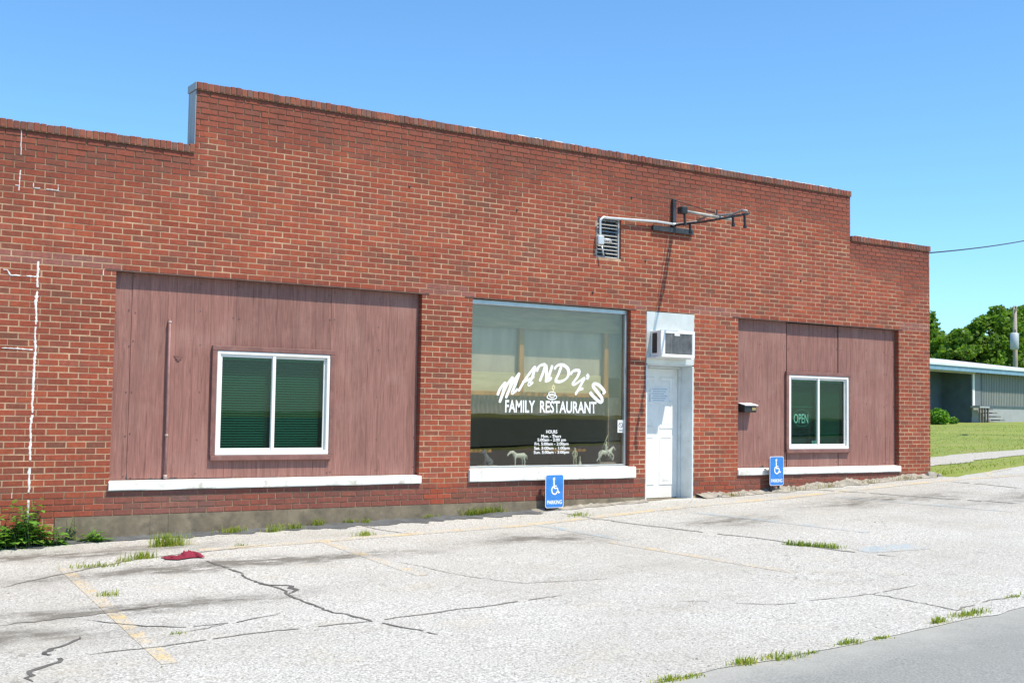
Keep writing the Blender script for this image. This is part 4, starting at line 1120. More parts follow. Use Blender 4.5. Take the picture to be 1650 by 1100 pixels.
# ------------------------------------------------------------------ figurines on the ledge of the shop window
def remesh(name, mb, mat, parent, vox):
    me = mb.mesh('t', None)
    o = bpy.data.objects.new('t', me); COL.objects.link(o)
    r = o.modifiers.new('r', 'REMESH'); r.mode = 'VOXEL'; r.voxel_size = vox
    s = o.modifiers.new('s', 'SMOOTH'); s.iterations = 4; s.factor = .5
    dg = bpy.context.evaluated_depsgraph_get(); dg.update()
    n = bpy.data.meshes.new_from_object(o.evaluated_get(dg))
    bpy.data.objects.remove(o)
    n.materials.clear(); n.materials.append(mat); n.name = name
    n.polygons.foreach_set('use_smooth', [True] * len(n.polygons))
    return link(name, n, parent)
def horse(root, x, z0, s, face, mat, run=False, graze=False):
    """body in the x-z plane at y=.20; face=-1 looks towards -x"""
    y0 = .205
    P = lambda u, v, w_=0: (x + face * u * s, y0 + w_ * s, z0 + v * s)
    m = MB()
    m.tube([P(-.50, .62), P(-.40, .66), P(-.1, .64), (P(.15, .64)), P(.38, .68), P(.46, .68)], [.10 * s, .17 * s, .165 * s, .16 * s, .165 * s, .09 * s], 10)
    hx, hz = (.62, 1.02) if not graze else (.72, .84)
    m.tube([P(.34, .72), P(.50, .88), P(hx, hz)], [.15 * s, .11 * s, .08 * s], 9)
    m.tube([P(hx - .03, hz + .02), P(hx + .12, hz - .10), P(hx + .22, hz - .22)], [.085 * s, .07 * s, .045 * s], 8)
    for w_ in (-.04, .04): m.tube([P(hx - .02, hz + .04, w_), P(hx - .03, hz + .15, w_)], [.03 * s, .008 * s], 5)
    if run: legs = [((.38, .6), (.62, .42), (.58, .18), (.52, .12)), ((.34, .6), (.46, .36), (.62, .16), (.70, .06)), ((-.42, .6), (-.60, .38), (-.72, .22), (-.86, .04)), ((-.36, .6), (-.34, .36), (-.52, .22), (-.44, .03))]
    else: legs = [((.34, .6), (.36, .34), (.34, .30), (.35, .02)), ((.28, .6), (.27, .34), (.26, .30), (.25, .02)), ((-.40, .6), (-.36, .36), (-.44, .30), (-.41, .02)), ((-.34, .6), (-.30, .36), (-.36, .30), (-.33, .02))]
    for i, L in enumerate(legs):
        w_ = .075 if i % 2 else -.075
        m.tube([P(*q, w_) for q in L], [.10 * s, .06 * s, .048 * s, .045 * s], 7)
    m.tube([P(-.50, .70), P(-.62, .60), P(-.66, .36)], [.05 * s, .055 * s, .02 * s], 6)
    return remesh('body', m, mat, root, .0045)
LZ = .0785
def fig(name, px, label, cat='figurine'):
    q = wall(px, 748, .205)
    return q.x, empty(name, (q.x, .205, LZ), label, cat, 'figurines in the shop window')
x, e_ = fig('horse_figurine', 836, 'pale green standing horse figurine on the shop window ledge')
horse(e_, x, LZ + .018, .205, -1, M['ceramic'], graze=True); part('plinth', M['base'], e_, (x - .13, x + .13, .155, .25, LZ, LZ + .02), bev=.004)
x, e_ = fig('horse_figurine', 785, 'dark slate seated animal figurine on the shop window ledge')
m = MB(); s = .2
P = lambda u, v, w_=0: (x + u * s, .205 + w_ * s, LZ + .018 + v * s)
m.tube([P(.35, .18), P(.2, .25), P(-.05, .5), P(-.15, .75), P(-.22, .95)], [.2 * s, .24 * s, .2 * s, .13 * s, .09 * s], 9)
m.tube([P(-.2, .97), P(-.36, .9), P(-.45, .82)], [.11 * s, .08 * s, .04 * s], 8)
for w_ in (-.09, .09):
    m.tube([P(-.08, .5, w_), P(-.22, .25, w_), P(-.24, .02, w_)], [.09 * s, .06 * s, .05 * s], 6)
    m.tube([P(.3, .2, w_ * 1.6), P(.15, .1, w_ * 1.8), P(.0, .04, w_ * 1.8)], [.12 * s, .09 * s, .05 * s], 6)
    m.tube([P(-.2, 1.0, w_ * .6), P(-.18, 1.2, w_ * .6)], [.05 * s, .01 * s], 5)
remesh('body', m, M['slate'], e_, .0045); part('plinth', M['ceramic'], e_, (x - .14, x + .14, .16, .25, LZ, LZ + .02), bev=.004)
x, e_ = fig('rider_figurine', 976, 'galloping horse figurine with rider carrying a tall lance on ledge')
horse(e_, x, LZ + .05, .205, 1, M['ceramic'], run=True)
m = MB(); z0 = LZ + .05; s = .205
P = lambda u, v, w_=0: (x + u * s, .205 + w_ * s, z0 + v * s)
m.tube([P(.0, .76), P(.0, 1.0), P(.02, 1.18)], [.10 * s, .12 * s, .07 * s], 8); m.tube([P(.02, 1.18), P(.04, 1.34), P(.04, 1.42)], [.06 * s, .075 * s, .04 * s], 8)
for w_ in (-.16, .16):
    m.tube([P(.0, .80, w_ * .5), P(.16, .66, w_), P(.08, .38, w_ * 1.1)], [.08 * s, .07 * s, .05 * s], 6)
m.tube([P(.0, 1.14, .1), P(.14, 1.0, .1), P(.26, .96, .05)], [.05 * s, .045 * s, .035 * s], 6); m.tube([P(.0, 1.14, -.1), P(-.16, 1.10, -.14), P(-.2, 1.25, -.14)], [.05 * s, .045 * s, .035 * s], 6)
remesh('rider', m, M['ceramic'], e_, .0045)
m = MB(); m.tube([P(-.46, .88, -.14), P(-.1, 1.55, -.14), P(.10, 1.95, -.14)], [.02 * s, .05 * s, .012 * s], 6); m.build('lance', M['olive'], e_, True)
part('plinth', M['base'], e_, (x - .14, x + .15, .155, .25, LZ, LZ + .042), bev=.006)
x, e_ = fig('person_figurine', 926, 'slim olive standing figurine of a person on the ledge')
m = MB(); s = .22
P = lambda u, v, w_=0: (x + u * s, .205 + w_ * s, LZ + .015 + v * s)
for k in (-1, 1): m.tube([P(.07 * k, .5), P(.09 * k, .28), P(.10 * k, .02)], [.075 * s, .055 * s, .045 * s], 7); m.tube([P(.12 * k, .84), P(.22 * k, .66), P(.14 * k, .52)], [.05 * s, .042 * s, .035 * s], 6)
m.tube([P(0, .46), P(0, .62), P(0, .84), P(0, .92)], [.11 * s, .10 * s, .13 * s, .05 * s], 9); m.tube([P(0, .90), P(0, 1.0), P(0, 1.08)], [.05 * s, .075 * s, .04 * s], 8)
remesh('body', m, M['olive'], e_, .0045); part('plinth', M['base'], e_, (x - .06, x + .06, .165, .245, LZ, LZ + .016), bev=.003)
bq = wall(934.5, 748, .20)
m = MB(); m.tube([(bq.x, .20, LZ), (bq.x, .20, LZ + .02), (bq.x, .20, LZ + .055), (bq.x, .20, LZ + .075), (bq.x, .20, LZ + .13)], [.026, .025, .014, .006, .005], 10)
bell = m.build('hand_bell', M['ceramic'], None, True); tag(bell, 'tiny pale hand bell beside the olive figurine on ledge', 'bell')

# ------------------------------------------------------------------ parking signs
def rrect(cx_, cz_, w_, h_, r, n=4):
    P = []
    for (sx, sz, a0) in ((1, 1, 0), (-1, 1, 90), (-1, -1, 180), (1, -1, 270)):
        for k in range(n + 1):
            a = R(a0 + 90 * k / n); P.append((cx_ + sx * (w_ / 2 - r) + r * math.cos(a), cz_ + sz * (h_ / 2 - r) + r * math.sin(a)))
    return P
def plate(mb, P, y0, y1):
    n = len(P)
    mb.poly([(a, y0, b) for a, b in P] + [(a, y1, b) for a, b in P], [tuple(reversed(range(n))), tuple(range(n, 2 * n))] + [(i, (i + 1) % n, n + (i + 1) % n, n + i) for i in range(n)])
def parking_sign(cx_, cz_, Y, label, tilt):
    g = h(cx_, Y)
    e_ = empty('parking_sign', (cx_, Y, g), label, 'sign')
    w_, h_ = .302, .450
    m = MB(); plate(m, rrect(cx_, cz_, w_, h_, .03), Y, Y + .003); pl_ = m.build('plate', M['letter'], e_)
    m = MB(); plate(m, rrect(cx_, cz_, w_ - .014, h_ - .014, .026), Y - .0015, Y - .0003); m.build('face', M['signblue'], e_)
    m = MB(); y = Y - .0025; k = .0105
    Q = lambda u, v: (cx_ + (u - 8.2) * k, cz_ + .065 + (v - 0) * k)
    nib_stroke(m, [Q(6.9, 8.6), Q(7.1, 3.0), Q(7.3, -2.2), Q(7.5, -2.4)], .019, thin=1, y=y)
    nib_stroke(m, [Q(7.2, .6), Q(9.5, .5), Q(11.4, .5)], .014, thin=1, y=y - .0004)
    nib_stroke(m, [Q(7.4, -2.4), Q(10, -2.4), Q(12.2, -2.5), Q(13.2, -5.2), Q(14.4, -8.2), Q(16.2, -7.3)], .018, thin=1, y=y - .0008)
    nib_stroke(m, [Q(5.9, .0), Q(4.2, -2.0), Q(3.6, -5.0), Q(4.6, -8.2), Q(7.4, -10.0), Q(10.4, -9.3), Q(12.2, -6.6)], .018, thin=1, y=y - .0012)
    nib_stroke(m, arc_pts(*Q(6.9, 9.6), .010, .010, 0, 2 * math.pi), .020, thin=1, y=y - .0016)
    m.build('wheelchair_symbol', M['letter'], e_)
    put_text('lettering', 'PARKING', cx_ - .122, cx_ + .122, cz_ - .175, cz_ - .122, Y - .0025, M['letter'], e_, .02)
    m = MB(); m.tube([(cx_ - .10, Y + .035, g - .1), (cx_ - .10, Y + .035, cz_ + .19)], .026, 8); m.tube([(cx_ + .07, Y + .03, g - .1), (cx_ + .07, Y + .03, cz_ - .12)], .018, 8)
    m.build('post', M['black'], e_, True)
    m = MB()
    for z in (cz_ + .19,): m.tube([(cx_, Y - .004, z), (cx_, Y + .0, z)], .006, 8)
    m.build('bolt', M['conduit'], e_)
s1a, s1b = wall(879, 817, -.14), wall(908, 765, -.14)
parking_sign((s1a.x + s1b.x) / 2, (s1a.z + s1b.z) / 2, -.14, 'blue wheelchair PARKING sign below the lettered shop window', 0)
s2a, s2b = wall(1240, 781, -.14), wall(1263, 736, -.14)
parking_sign((s2a.x + s2b.x) / 2, (s2a.z + s2b.z) / 2, -.14, 'blue wheelchair PARKING sign overlapping the white sill near letter box', 0)

# ------------------------------------------------------------------ red cloth on the lot
cq = gnd(296, 899)
m = MB(); nx_, ny_ = 36, 16
for i in range(nx_ + 1):
    for j in range(ny_ + 1):
        u, v = i / nx_ - .5, j / ny_ - .5
        x = cq.x + u * .37 + .03 * mnoise.noise((u * 7, v * 7, 1)); y = cq.y + v * .20 * (1 + .5 * mnoise.noise((u * 5, 2, 1))) + .03 * math.sin(u * 9)
        edge = min(1, (.5 - abs(u)) * 6) * min(1, (.5 - abs(v)) * 5)
        k = abs(mnoise.noise((u * 6, v * 4, 3))) + .55 * abs(mnoise.noise((u * 11 + v * 5, v * 7, 5)))
        m.v.append((x, y, lz(x, y) + .012 + edge * (.012 + .055 * k) * (1.25 if u > -.05 else .4)))
for i in range(nx_):
    for j in range(ny_):
        a = i * (ny_ + 1) + j; m.f.append((a, a + ny_ + 1, a + ny_ + 2, a + 1)); m.c.append(None)
cl = m.build('red_cloth', M['cloth'], None, True); tag(cl, 'crumpled dark red cloth lying on the cracked pavement', 'cloth')

# ------------------------------------------------------------------ weeds and grass
def blade(mb, x, y, z, L, wd, az, lean, col):
    d = Vector((math.cos(az), math.sin(az), 0)); s = Vector((-d.y, d.x, 0)) * wd * .5
    p0 = Vector((x, y, z)); p1 = p0 + d * lean * L * .35 + Vector((0, 0, L * .6)); p2 = p0 + d * lean * L + Vector((0, 0, L * (1 - .35 * lean)))
    mb.poly([p0 - s, p0 + s, p1 + s * .8, p1 - s * .8, p2], [(0, 1, 2, 3), (3, 2, 4)], col)
def tone(r): 
    k = r.uniform(.65, 1.3); return (k * r.uniform(.9, 1.15), k, k * r.uniform(.7, 1.1))
def tuft(px, py, wid, ht, n, label, group, flat=1.0, at=None, mat='blade', name='grass_tuft'):
    r = random.Random(int(px * 13 + py))
    c = at or gnd(px, py)
    m = MB()
    for i in range(n):
        u, v = r.gauss(0, .33), r.gauss(0, .33)
        x, y = c.x + u * wid, min(-.035, c.y + v * wid * flat)
        blade(m, x, y, lz(x, y) - .004, ht * r.uniform(.45, 1.15), r.uniform(.004, .009), r.uniform(0, 6.283), r.uniform(.1, .95), tone(r))
    if mat == 'blade':
        for i in range(int(n * .3)):
            x, y = c.x + r.gauss(0, .4) * wid, min(-.035, c.y + r.gauss(0, .4) * wid * flat)
            blade(m, x, y, lz(x, y) - .004, ht * r.uniform(.3, .9), r.uniform(.003, .006), r.uniform(0, 6.283), r.uniform(.5, 1.2), (2.2, 1.5, 2.2))
    o = m.build(name, M[mat], None)
    # origin at the base
    off = Vector((c.x, c.y, lz(c.x, c.y)))
    o.data.transform(Matrix.Translation(-off)); o.location = off
    return tag(o, label, 'grass tuft', group)
F1 = 'grass tuft growing along the foot of the brick wall'
for (px, py, wd, ht, n) in ((272, 874, .30, .17, 260), (375, 853, .24, .10, 110), (440, 851, .14, .13, 70), (470, 847, .20, .11, 90), (512, 843, .14, .13, 80), (548, 836, .16, .10, 60), (690, 830, .22, .09, 60), (752, 822, .42, .16, 240), (800, 822, .2, .12, 50), (590, 838, .12, .10, 40)):
    tuft(px, py + 6, wd, ht, n, {272: 'thick bright grass tuft at the concrete plinth below the brown pipe', 752: 'wide grass clump at the wall between plywood bay and shop window', 800: 'thin grass tuft at the wall just left of the shop window PARKING sign'}.get(px, F1), 'grass along the wall', .35)
F2 = 'grass tuft sprouting from a crack in the parking lot'
for (px, py, wd, ht, n, fl) in ((230, 900, .22, .10, 130, .5), (152, 914, .34, .06, 110, .5), (200, 905, .1, .06, 40, .6), (588, 863, .2, .08, 90, .5), (176, 960, .15, .06, 60, .7), (932, 831, .26, .07, 80, .8), (285, 1022, .10, .03, 24, .5), (385, 880, .12, .05, 30, .6)):
    tuft(px, py, wd, ht, n, {230: 'grass tuft in the lot crack beside the red cloth', 152: 'low spreading grass at the wall end of the yellow stall line', 176: 'small grass tuft growing next to the worn yellow stall line', 932: 'grass tuft where the straight crack starts by the PARKING sign', 588: 'grass tuft on the faded yellow line along the wall'}.get(px, F2), 'grass in the lot cracks', fl)
r = random.Random(3); m = MB()
a, b = gnd(1268, 878), gnd(1352, 884)
for i in range(420):
    u = r.random(); x = a.x + (b.x - a.x) * u + r.gauss(0, .03); y = a.y + (b.y - a.y) * u + r.gauss(0, .03)
    blade(m, x, y, lz(x, y) - .004, r.uniform(.03, .085), .007, r.uniform(0, 6.28), r.uniform(.2, 1), tone(r))
o = m.build('grass_tuft', M['blade'], None); tag(o, 'long strip of grass filling the straight crack facing the door', 'grass tuft')
F3 = 'grass tuft along the edge between parking lot and road'
for (px, py, wd, ht, n) in ((1078, 1096, .20, .07, 110), (1112, 1090, .22, .06, 80), (1200, 1070, .20, .10, 130), (1258, 1060, .40, .09, 170), (1310, 1051, .12, .05, 40), (1368, 1037, .22, .09, 120), (1420, 1028, .18, .05, 70), (1512, 1004, .18, .11, 120), (1556, 993, .40, .08, 150), (1572, 988, .3, .09, 110), (1635, 962, .2, .07, 60)):
    tuft(px, py, wd * .75, ht * .55, int(n * .7), F3, 'grass along the road edge', .35)
def leafy(px, py, ht, wid, nst, label, seed, leafsz=.06, at=None, depth=.5, tall=None):
    r = random.Random(seed)
    c = at or gnd(px, py)
    e_ = empty('weed', (c.x, c.y, lz(c.x, c.y)), label, 'plant')
    st, lf = MB(), MB()
    for i in range(nst):
        bx_, by_ = c.x + r.gauss(0, .28) * wid, min(-.06, c.y + r.gauss(0, .2) * wid * depth)
        z0 = lz(bx_, by_)
        H = ht * r.uniform(.35, 1.0) * max(.35, 1 - abs(bx_ - c.x) / wid * .8)
        if tall and i < tall: H = ht * r.uniform(1.15, 1.5)
        ax_, ay_ = r.uniform(-.35, .35), r.uniform(-.45, .1)
        pts = [Vector((bx_ + ax_ * H * t * t, min(-.03, by_ + ay_ * H * t * t), z0 + H * t)) for t in (0, .35, .7, 1)]
        st.tube(pts, [.004, .0035, .003, .0015], 4)
        k = int(H / .028) + 3
        for q in range(k):
            t = .12 + .88 * q / k
            i0 = min(2, int(t * 3)); p = pts[i0].lerp(pts[i0 + 1], t * 3 - i0)
            az = q * 2.4 + r.uniform(-.5, .5); L = leafsz * r.uniform(.6, 1.25) * (1.1 - .45 * t)
            d = Vector((math.cos(az), math.sin(az), r.uniform(-.1, .5))).normalized(); s = d.cross(Vector((0, 0, 1))).normalized() * L * r.uniform(.26, .40)
            up = Vector((0, 0, -.25 * L)); b_ = p + d * L * .25; mid = p + d * L * .65; tip = p + d * L * 1.25 + up
            for vv in (b_, mid, tip): vv.y = min(vv.y, -.022)
            lf.poly([b_, mid + s, tip, mid - s, mid + Vector((0, 0, -.08 * L))], [(0, 1, 4), (1, 2, 4), (2, 3, 4), (3, 0, 4)], tone(r))
    st.build('stem', M['stem'], e_)
    lf.build('foliage', M['leaf'], e_)
    return e_
leafy(45, 880, .36, .62, 64, 'tall leafy green weed clump at the foot of the caulked wall crack', 4, .12, tall=7)
leafy(-30, 886, .30, .5, 40, 'low leafy weed clump beside the tall weeds by the wall', 9, .12)
leafy(150, 873, .13, .22, 16, 'small rosette weed by the concrete plinth', 21, .10)
leafy(95, 866, .30, .16, 8, 'thin pale stalky weed next to the tall weeds', 31, .04)
# dry grass fringe along the right end of the wall and at its corner
for (X, wd) in ((9.2, .4), (10.6, .5), (11.3, .5), (12.2, .6), (13.2, .5)):
    tuft(X * 10, 3, wd, .10, 70, 'dry straw coloured grass tuft on the rubble under the right windows', 'dry grass on the rubble', .3, Vector((X, -.16, 0)), 'dry')
def chunk(X, Y, s, label, seed):
    r = random.Random(seed); m = MB(); g = lz(X, Y)
    m.box(-s, s, -s * .7, s * .7, -.02, s * 1.1, bev=s * .35)
    m.v = [(X + a * r.uniform(.75, 1.2), Y + b * r.uniform(.75, 1.2), g + c * r.uniform(.7, 1.2)) for a, b, c in m.v]
    tag(m.build('concrete_lump', M['rubble'], None), label, 'stone', 'lumps of concrete')
chunk(13.9, -.10, .075, 'pale broken concrete lump at the wall corner', 1)
chunk(14.1, -.16, .045, 'small pale concrete lump just beyond the wall corner', 2)
chunk(13.6, -.18, .03, 'tiny concrete lump on the rubble beside the larger corner lump', 3)
chunk(8.95, -.14, .035, 'grey concrete lump right of the door', 4)

r = random.Random(101); m = MB()
for i in range(1900):
    if i < 800: px_, py_ = r.uniform(0, 1650), r.uniform(830, 1098)
    else: px_, py_ = r.uniform(0, 1650), None
    if py_ is None:
        x = r.uniform(-1.6, 14); y = -abs(r.gauss(0, .35)) - .05 if r.random() < .6 else road_edge(x) + abs(r.gauss(0, .15))
    else:
        q = gnd(px_, py_); x, y = q.x, q.y
    if y > -.04 or y < road_edge(x): continue
    z = lz(x, y); q_ = r.uniform(.003, .007) * (1.7 if r.random() < .05 else 1); k_ = r.uniform(.6, 1.6); tn = (k_, k_ * .97, k_ * .9)
    v = [(x + q_ * math.cos(a) * r.uniform(.7, 1.3), y + q_ * math.sin(a) * r.uniform(.7, 1.3), z + .001) for a in (0, 1.6, 3.1, 4.7)] + [(x, y, z + q_ * r.uniform(.7, 1.3))]
    m.poly(v, [(0, 1, 4), (1, 2, 4), (2, 3, 4), (3, 0, 4)], tn)
tag(m.build('loose_grit', M['grit'], None), 'scattered small stones and grit on the pavement', 'gravel', kind='stuff')
for (x0, x1, hh) in ((.40, .60, .018), (.58, .63, .03), (.64, .84, .022), (.20, .215, .09), (10.0, 10.1, .05), (1.0, 1.12, .012), (1.9, 1.99, .010)):
    n_ = 10; m = MB(); top = [(x0 + (x1 - x0) * k / n_, .0815, .0035 + hh * max(.1, math.sin(math.pi * (k + .5) / (n_ + 1)) * r.uniform(.4, 1.1))) for k in range(n_ + 1)]
    bot = [(a, .0815, .001) for a, b, c in top]
    for k in range(n_): m.face([bot[k], bot[k + 1], top[k + 1], top[k]])
    m.build('rotted_edge', M['dark'], bld)
m = MB()
for X in [.03, .18, .24, 1.0, 1.40, 1.46, 2.62, 2.68, 3.3, 3.84, 9.49, 10.0, 10.56, 10.65, 11.77, 11.86, 12.5, 12.95, 13.02, 13.2]:
    for Z in (.06, .5, 1.0, 1.55, 1.9, 2.27):
        if 1.12 < X < 2.70 and .2 < Z < 1.56 or 10.55 < X < 12.1 and .2 < Z < 1.56: continue
        a, b = X + r.uniform(-.012, .012), Z + r.uniform(-.05, .05)
        m.tube([(a, .088, b), (a, .0795, b)], .006, 6)
tag(m.build('nail_head', M['iron'], bld), kind='stuff')

# lawn blades beyond the building corner
r = random.Random(77); m = MB(); cnt = 0
while cnt < 15000:
    X = 14.2 + (r.random() ** 1.7) * 34; Y = r.uniform(-.6, 14 + .25 * (X - 14))
    if Y < lot_back(X) - .08: continue
    g0 = 1.05 + .20 * (X - 14.3) - .05 * max(0, X - 19); g1 = 2.1 + .24 * (X - 14.3) - .09 * max(0, X - 19)
    if g0 + .15 < Y < g1 - .1 and r.random() < .93: continue
    sp = mnoise.noise((X * .5, Y * .5, 1))
    blade(m, X, Y, tz(X, Y) - .01, r.uniform(.025, .065) * (1 + .5 * sp), r.uniform(.010, .018), r.uniform(0, 6.28), r.uniform(.2, .9), tone(r))
    cnt += 1
tag(m.build('lawn_grass', M['blade'], None), 'mown green lawn grass beyond the building corner', 'grass', kind='stuff')

# ------------------------------------------------------------------ the far grey shed
SD = 66.0
P0 = deep(1566, 682, SD); P0.z = h(P0.x, P0.y) + .02
su = Vector((math.sin(R(79)), math.cos(R(79)), 0)); sv = Vector((-su.y, su.x, 0))
shed = empty('grey_shed', P0, 'low grey ribbed metal building with white roof and shaded teal porch', 'building')
def sp(u, v, z): return tuple(P0 + su * u + sv * v + Vector((0, 0, z)))
def sbox(name, mat, u0, u1, v0, v1, z0, z1, parent=shed):
    m = MB(); m.box(u0, u1, v0, v1, z0, z1)
    m.v = [sp(*q) for q in m.v]
    return m.build(name, mat, parent)
fz, wz = .95, 2.98
sw_ = sbox('wall', M['rib'], 0, 14, 0, 8, fz, wz)
m = MB(); u = 1.45
while u < 14:
    m.box(u, u + .06, -.03, -.001, fz + .02, wz - .02); u += .22
m.v = [sp(*q) for q in m.v]; tag(m.build('siding_rib', M['rib'], sw_), kind='stuff')
sbox('skirting', M['skirt'], .02, 14, .03, 7.9, -.5, fz - .004)
sbox('base_trim', M['teal'], 1.3, 14, -.035, -.002, fz - .05, fz + .018)
sbox('porch_side_wall', M['teal'], -.05, -.002, 0, 1.9, -.3, wz)
sbox('porch_wall', M['teal'], -9, -.06, 1.7, 8, -.3, wz - .1)
sbox('porch_beam', M['soffit'], -9, -.06, -.25, -.05, wz - .30, wz)
sbox('soffit', M['soffit'], -9, -.06, -.2, 1.7, wz - .09, wz - .02)
sd = sbox('door', M['ribdoor'], .28, 1.12, -.03, -.001, fz, fz + 1.98)
sbox('door_frame', M['letter'], .10, .28, -.05, -.001, fz, fz + 2.0, sd); sbox('door_frame', M['teal'], 1.12, 1.24, -.05, -.001, fz, fz + 2.0, sd)
sbox('corner_trim', M['skirt'], -.07, .06, -.07, -.031, .3, wz)
for k in range(4):
    sbox('step', M['stepwood'], .75 + .50 * k, 1.35 + .50 * k, -.62, -.08, fz - .24 - k * .2, fz - .18 - k * .2)
sbox('landing', M['skirt'], -.35, .9, -.62, -.08, fz - .14, fz - .04)
for u_ in (-.3, .05, .4, .75): sbox('landing_post', M['stepwood'], u_, u_ + .08, -.60, -.52, -.3, fz - .141)
m = MB()
m.poly([sp(*q) for q in ((-9.5, -.6, wz + .15), (14.4, -.6, wz + .15), (14.4, 8.6, wz + 1.3), (-9.5, 8.6, wz + 1.3), (-9.5, -.6, wz + .03), (14.4, -.6, wz + .03), (14.4, 8.6, wz + 1.18), (-9.5, 8.6, wz + 1.18))],
       [(0, 1, 2, 3), (7, 6, 5, 4), (0, 4, 5, 1), (1, 5, 6, 2), (2, 6, 7, 3), (3, 7, 4, 0)])
rf = m.build('roof', M['metalroof'], shed)
sbox('fascia', M['bluetrim'], -9.4, 14.3, -.55, -.50, wz - .22, wz + .028)
# bush in front of the porch
def bush(px, py, depth, rad, n, label, cat, name, mat='leaf', sz=.16):
    r = random.Random(int(px)); c = deep(px, py, depth); c.z = h(c.x, c.y)
    e_ = empty(name, c, label, cat)
    lf = MB()
    for i in range(n):
        d = Vector((r.gauss(0, 1), r.gauss(0, 1), r.gauss(0, 1))).normalized() * rad * (.35 + .65 * r.random() ** .5)
        p = Vector((c.x + d.x * 1.15, c.y + d.y, c.z + rad * .75 + d.z * .85))
        if p.z < c.z: continue
        leafquad(lf, p, sz * r.uniform(.6, 1.3), r)
    lf.build('foliage', M[mat], e_)
    st = MB()
    for k in range(5): st.tube([c, c + Vector((r.uniform(-.5, .5) * rad, r.uniform(-.5, .5) * rad, rad))], [.03, .01], 5)
    st.build('stem', M['bark'], e_)
def leafquad(mb, p, L, r):
    a = Vector((r.gauss(0, 1), r.gauss(0, 1), r.gauss(0, .6))).normalized(); b = a.cross(Vector((r.gauss(0, 1), r.gauss(0, 1), r.gauss(0, 1)))).normalized()
    b = b * L * .42; a = a * L * .5
    mb.poly([p - a, p + b, p + a, p - b], [(0, 1, 2, 3)], tone(r))
bush(1512, 690, 58, .50, 900, 'bright green leafy bush in front of the teal porch', 'bush', 'bush')
bush(1536, 685, 60, .22, 200, 'small low bush beside the shed porch wall', 'bush', 'bush')

# ------------------------------------------------------------------ trees behind the shed
def tree(px, depth, top_py, crown_w, label, seed, n=7000, low=.25, leaf=.34):
    r = random.Random(seed)
    c = deep(px, 672, depth); c.z = h(c.x, c.y)
    top = deep(px, top_py, depth).z
    H = top - c.z
    e_ = empty('tree', c, label, 'tree', 'trees behind the shed')
    tr = MB()
    tr.tube([c + Vector((0, 0, -.3)), c + Vector((.1, 0, H * .25)), c + Vector((-.1, .1, H * .55)), c + Vector((0, 0, H * .85))], [.32, .24, .15, .05], 8)
    clumps = []
    for k in range(46):
        t = r.random() ** .8
        zz = H * (low + (1 - low) * t)
        prof = math.sin(math.pi * min(1, max(.05, (t * .86 + .12)))) ** .6
        a = r.uniform(0, 6.283); rr = crown_w * prof * (.3 + .7 * r.random() ** .5)
        q = c + Vector((rr * math.cos(a), rr * math.sin(a), zz - .4))
        clumps.append((q, r.uniform(.55, 1.15) * (.55 + .12 * crown_w)))
        if k < 16: tr.tube([c + Vector((0, 0, zz * .55)), (c + Vector((0, 0, zz * .6))).lerp(q, .5) + Vector((0, 0, .15)), q], [.09, .06, .02], 5)
    tr.build('trunk', M['bark'], e_)
    lf = MB()
    for i in range(n):
        q, cr = clumps[r.randrange(len(clumps))]
        d = Vector((r.gauss(0, 1), r.gauss(0, 1), r.gauss(0, 1))).normalized() * cr * (.5 + .5 * r.random() ** .6)
        d.z *= .75
        leafquad(lf, q + d, leaf * r.uniform(.6, 1.25), r)
    lf.build('crown', M['crown'], e_)
tree(1600, 92, 492, 3.1, 'tall broad dark green tree rising behind the shed roof', 1)
tree(1668, 96, 488, 3.4, 'tall broad green tree behind the utility pole', 2)
tree(1558, 90, 528, 2.6, 'mid height bushy green tree left of the tall tree', 3, 6500)
tree(1519, 94, 540, 2.5, 'low bushy green tree between brick corner and taller trees', 4, 6500, .1)
tree(1486, 100, 500, 2.4, 'green tree mostly hidden behind the brick corner', 5, 4500)
tree(1632, 104, 520, 2.6, 'green tree filling the gap behind the two tall trees', 6, 5000, .1)
tree(1575, 102, 560, 2.6, 'low green tree showing just above the shed roof', 7, 4500, .05)
tree(1745, 98, 505, 3.2, 'broad green tree in the row right of the utility pole', 12, 5000)

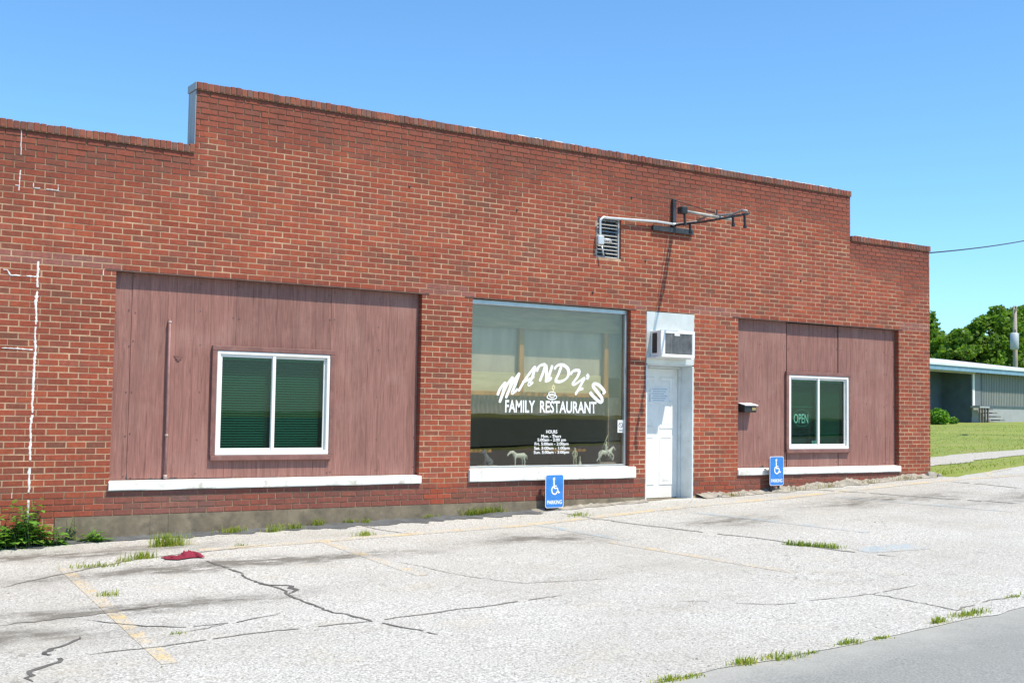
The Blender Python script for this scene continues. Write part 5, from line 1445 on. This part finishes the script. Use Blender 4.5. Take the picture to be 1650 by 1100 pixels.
# utility pole with transformer
def upole(c, H, label, trafo):
    e_ = empty('utility_pole', c, label, 'utility pole')
    m = MB(); m.tube([c + Vector((0, 0, -.5)), c + Vector((0, 0, H * .5)), c + Vector((0, 0, H))], [.19, .165, .13], 10); m.build('shaft', M['pole'], e_, True)
    m = MB(); m.box(-1.1, 1.1, -.06, .06, -.06, .06); m.v = [tuple(c + Vector((a * .80 + b * .6, a * .60 - b * .8, z + H - .35))) for a, b, z in m.v]; m.build('crossarm', M['pole'], e_)
    for a in (-1, 0, 1):
        p = c + Vector((a * .8, a * .6, H - .29)); m = MB(); m.tube([p, p + Vector((0, 0, .1)), p + Vector((0, 0, .2))], [.03, .06, .04], 8); m.build('insulator', M['insul'], e_)
    if trafo:
        p = c + Vector((-.42, -.22, H - 3.2)); m = MB(); m.tube([p, p + Vector((0, 0, .05)), p + Vector((0, 0, 1.15)), p + Vector((0, 0, 1.22))], [.25, .30, .30, .2], 14); t_ = m.build('transformer', M['trafo'], e_, True)
        m = MB(); m.tube([p + Vector((.1, 0, 1.2)), p + Vector((.1, 0, 1.45))], .05, 7); m.build('bushing', M['insul'], t_)
pc_ = deep(1637, 672, 86); pc_.z = h(pc_.x, pc_.y)
upole(pc_, deep(1637, 492, 86).z - pc_.z, 'wooden utility pole with grey transformer in front of trees', True)

# service cable from the building corner to a street pole out at the right
wa = Vector((WX1 - .02, .28, 3.74)); wb = deep(1652, 380, 30.0)
end = wa + (wb - wa) * 1.9
sag = []
for k in range(21):
    t = k / 20; p = wa.lerp(end, t); p.z -= .12 * 4 * t * (1 - t); sag.append(p)
dz = .0
m = MB(); m.tube(sag, .013, 5)
m.tube([wa, wa + Vector((.03, -.03, -.12)), wa + Vector((.02, -.01, -.30)), wa + Vector((.012, 0, -.6))], .012, 5)
tag(m.build('service_cable', M['wire'], None), 'thin black overhead cable running from the brick corner', 'cable')
pb = Vector((end.x, end.y, h(end.x, end.y))); upole(pb, end.z - pb.z + .4, 'wooden street pole carrying the service cable', False)
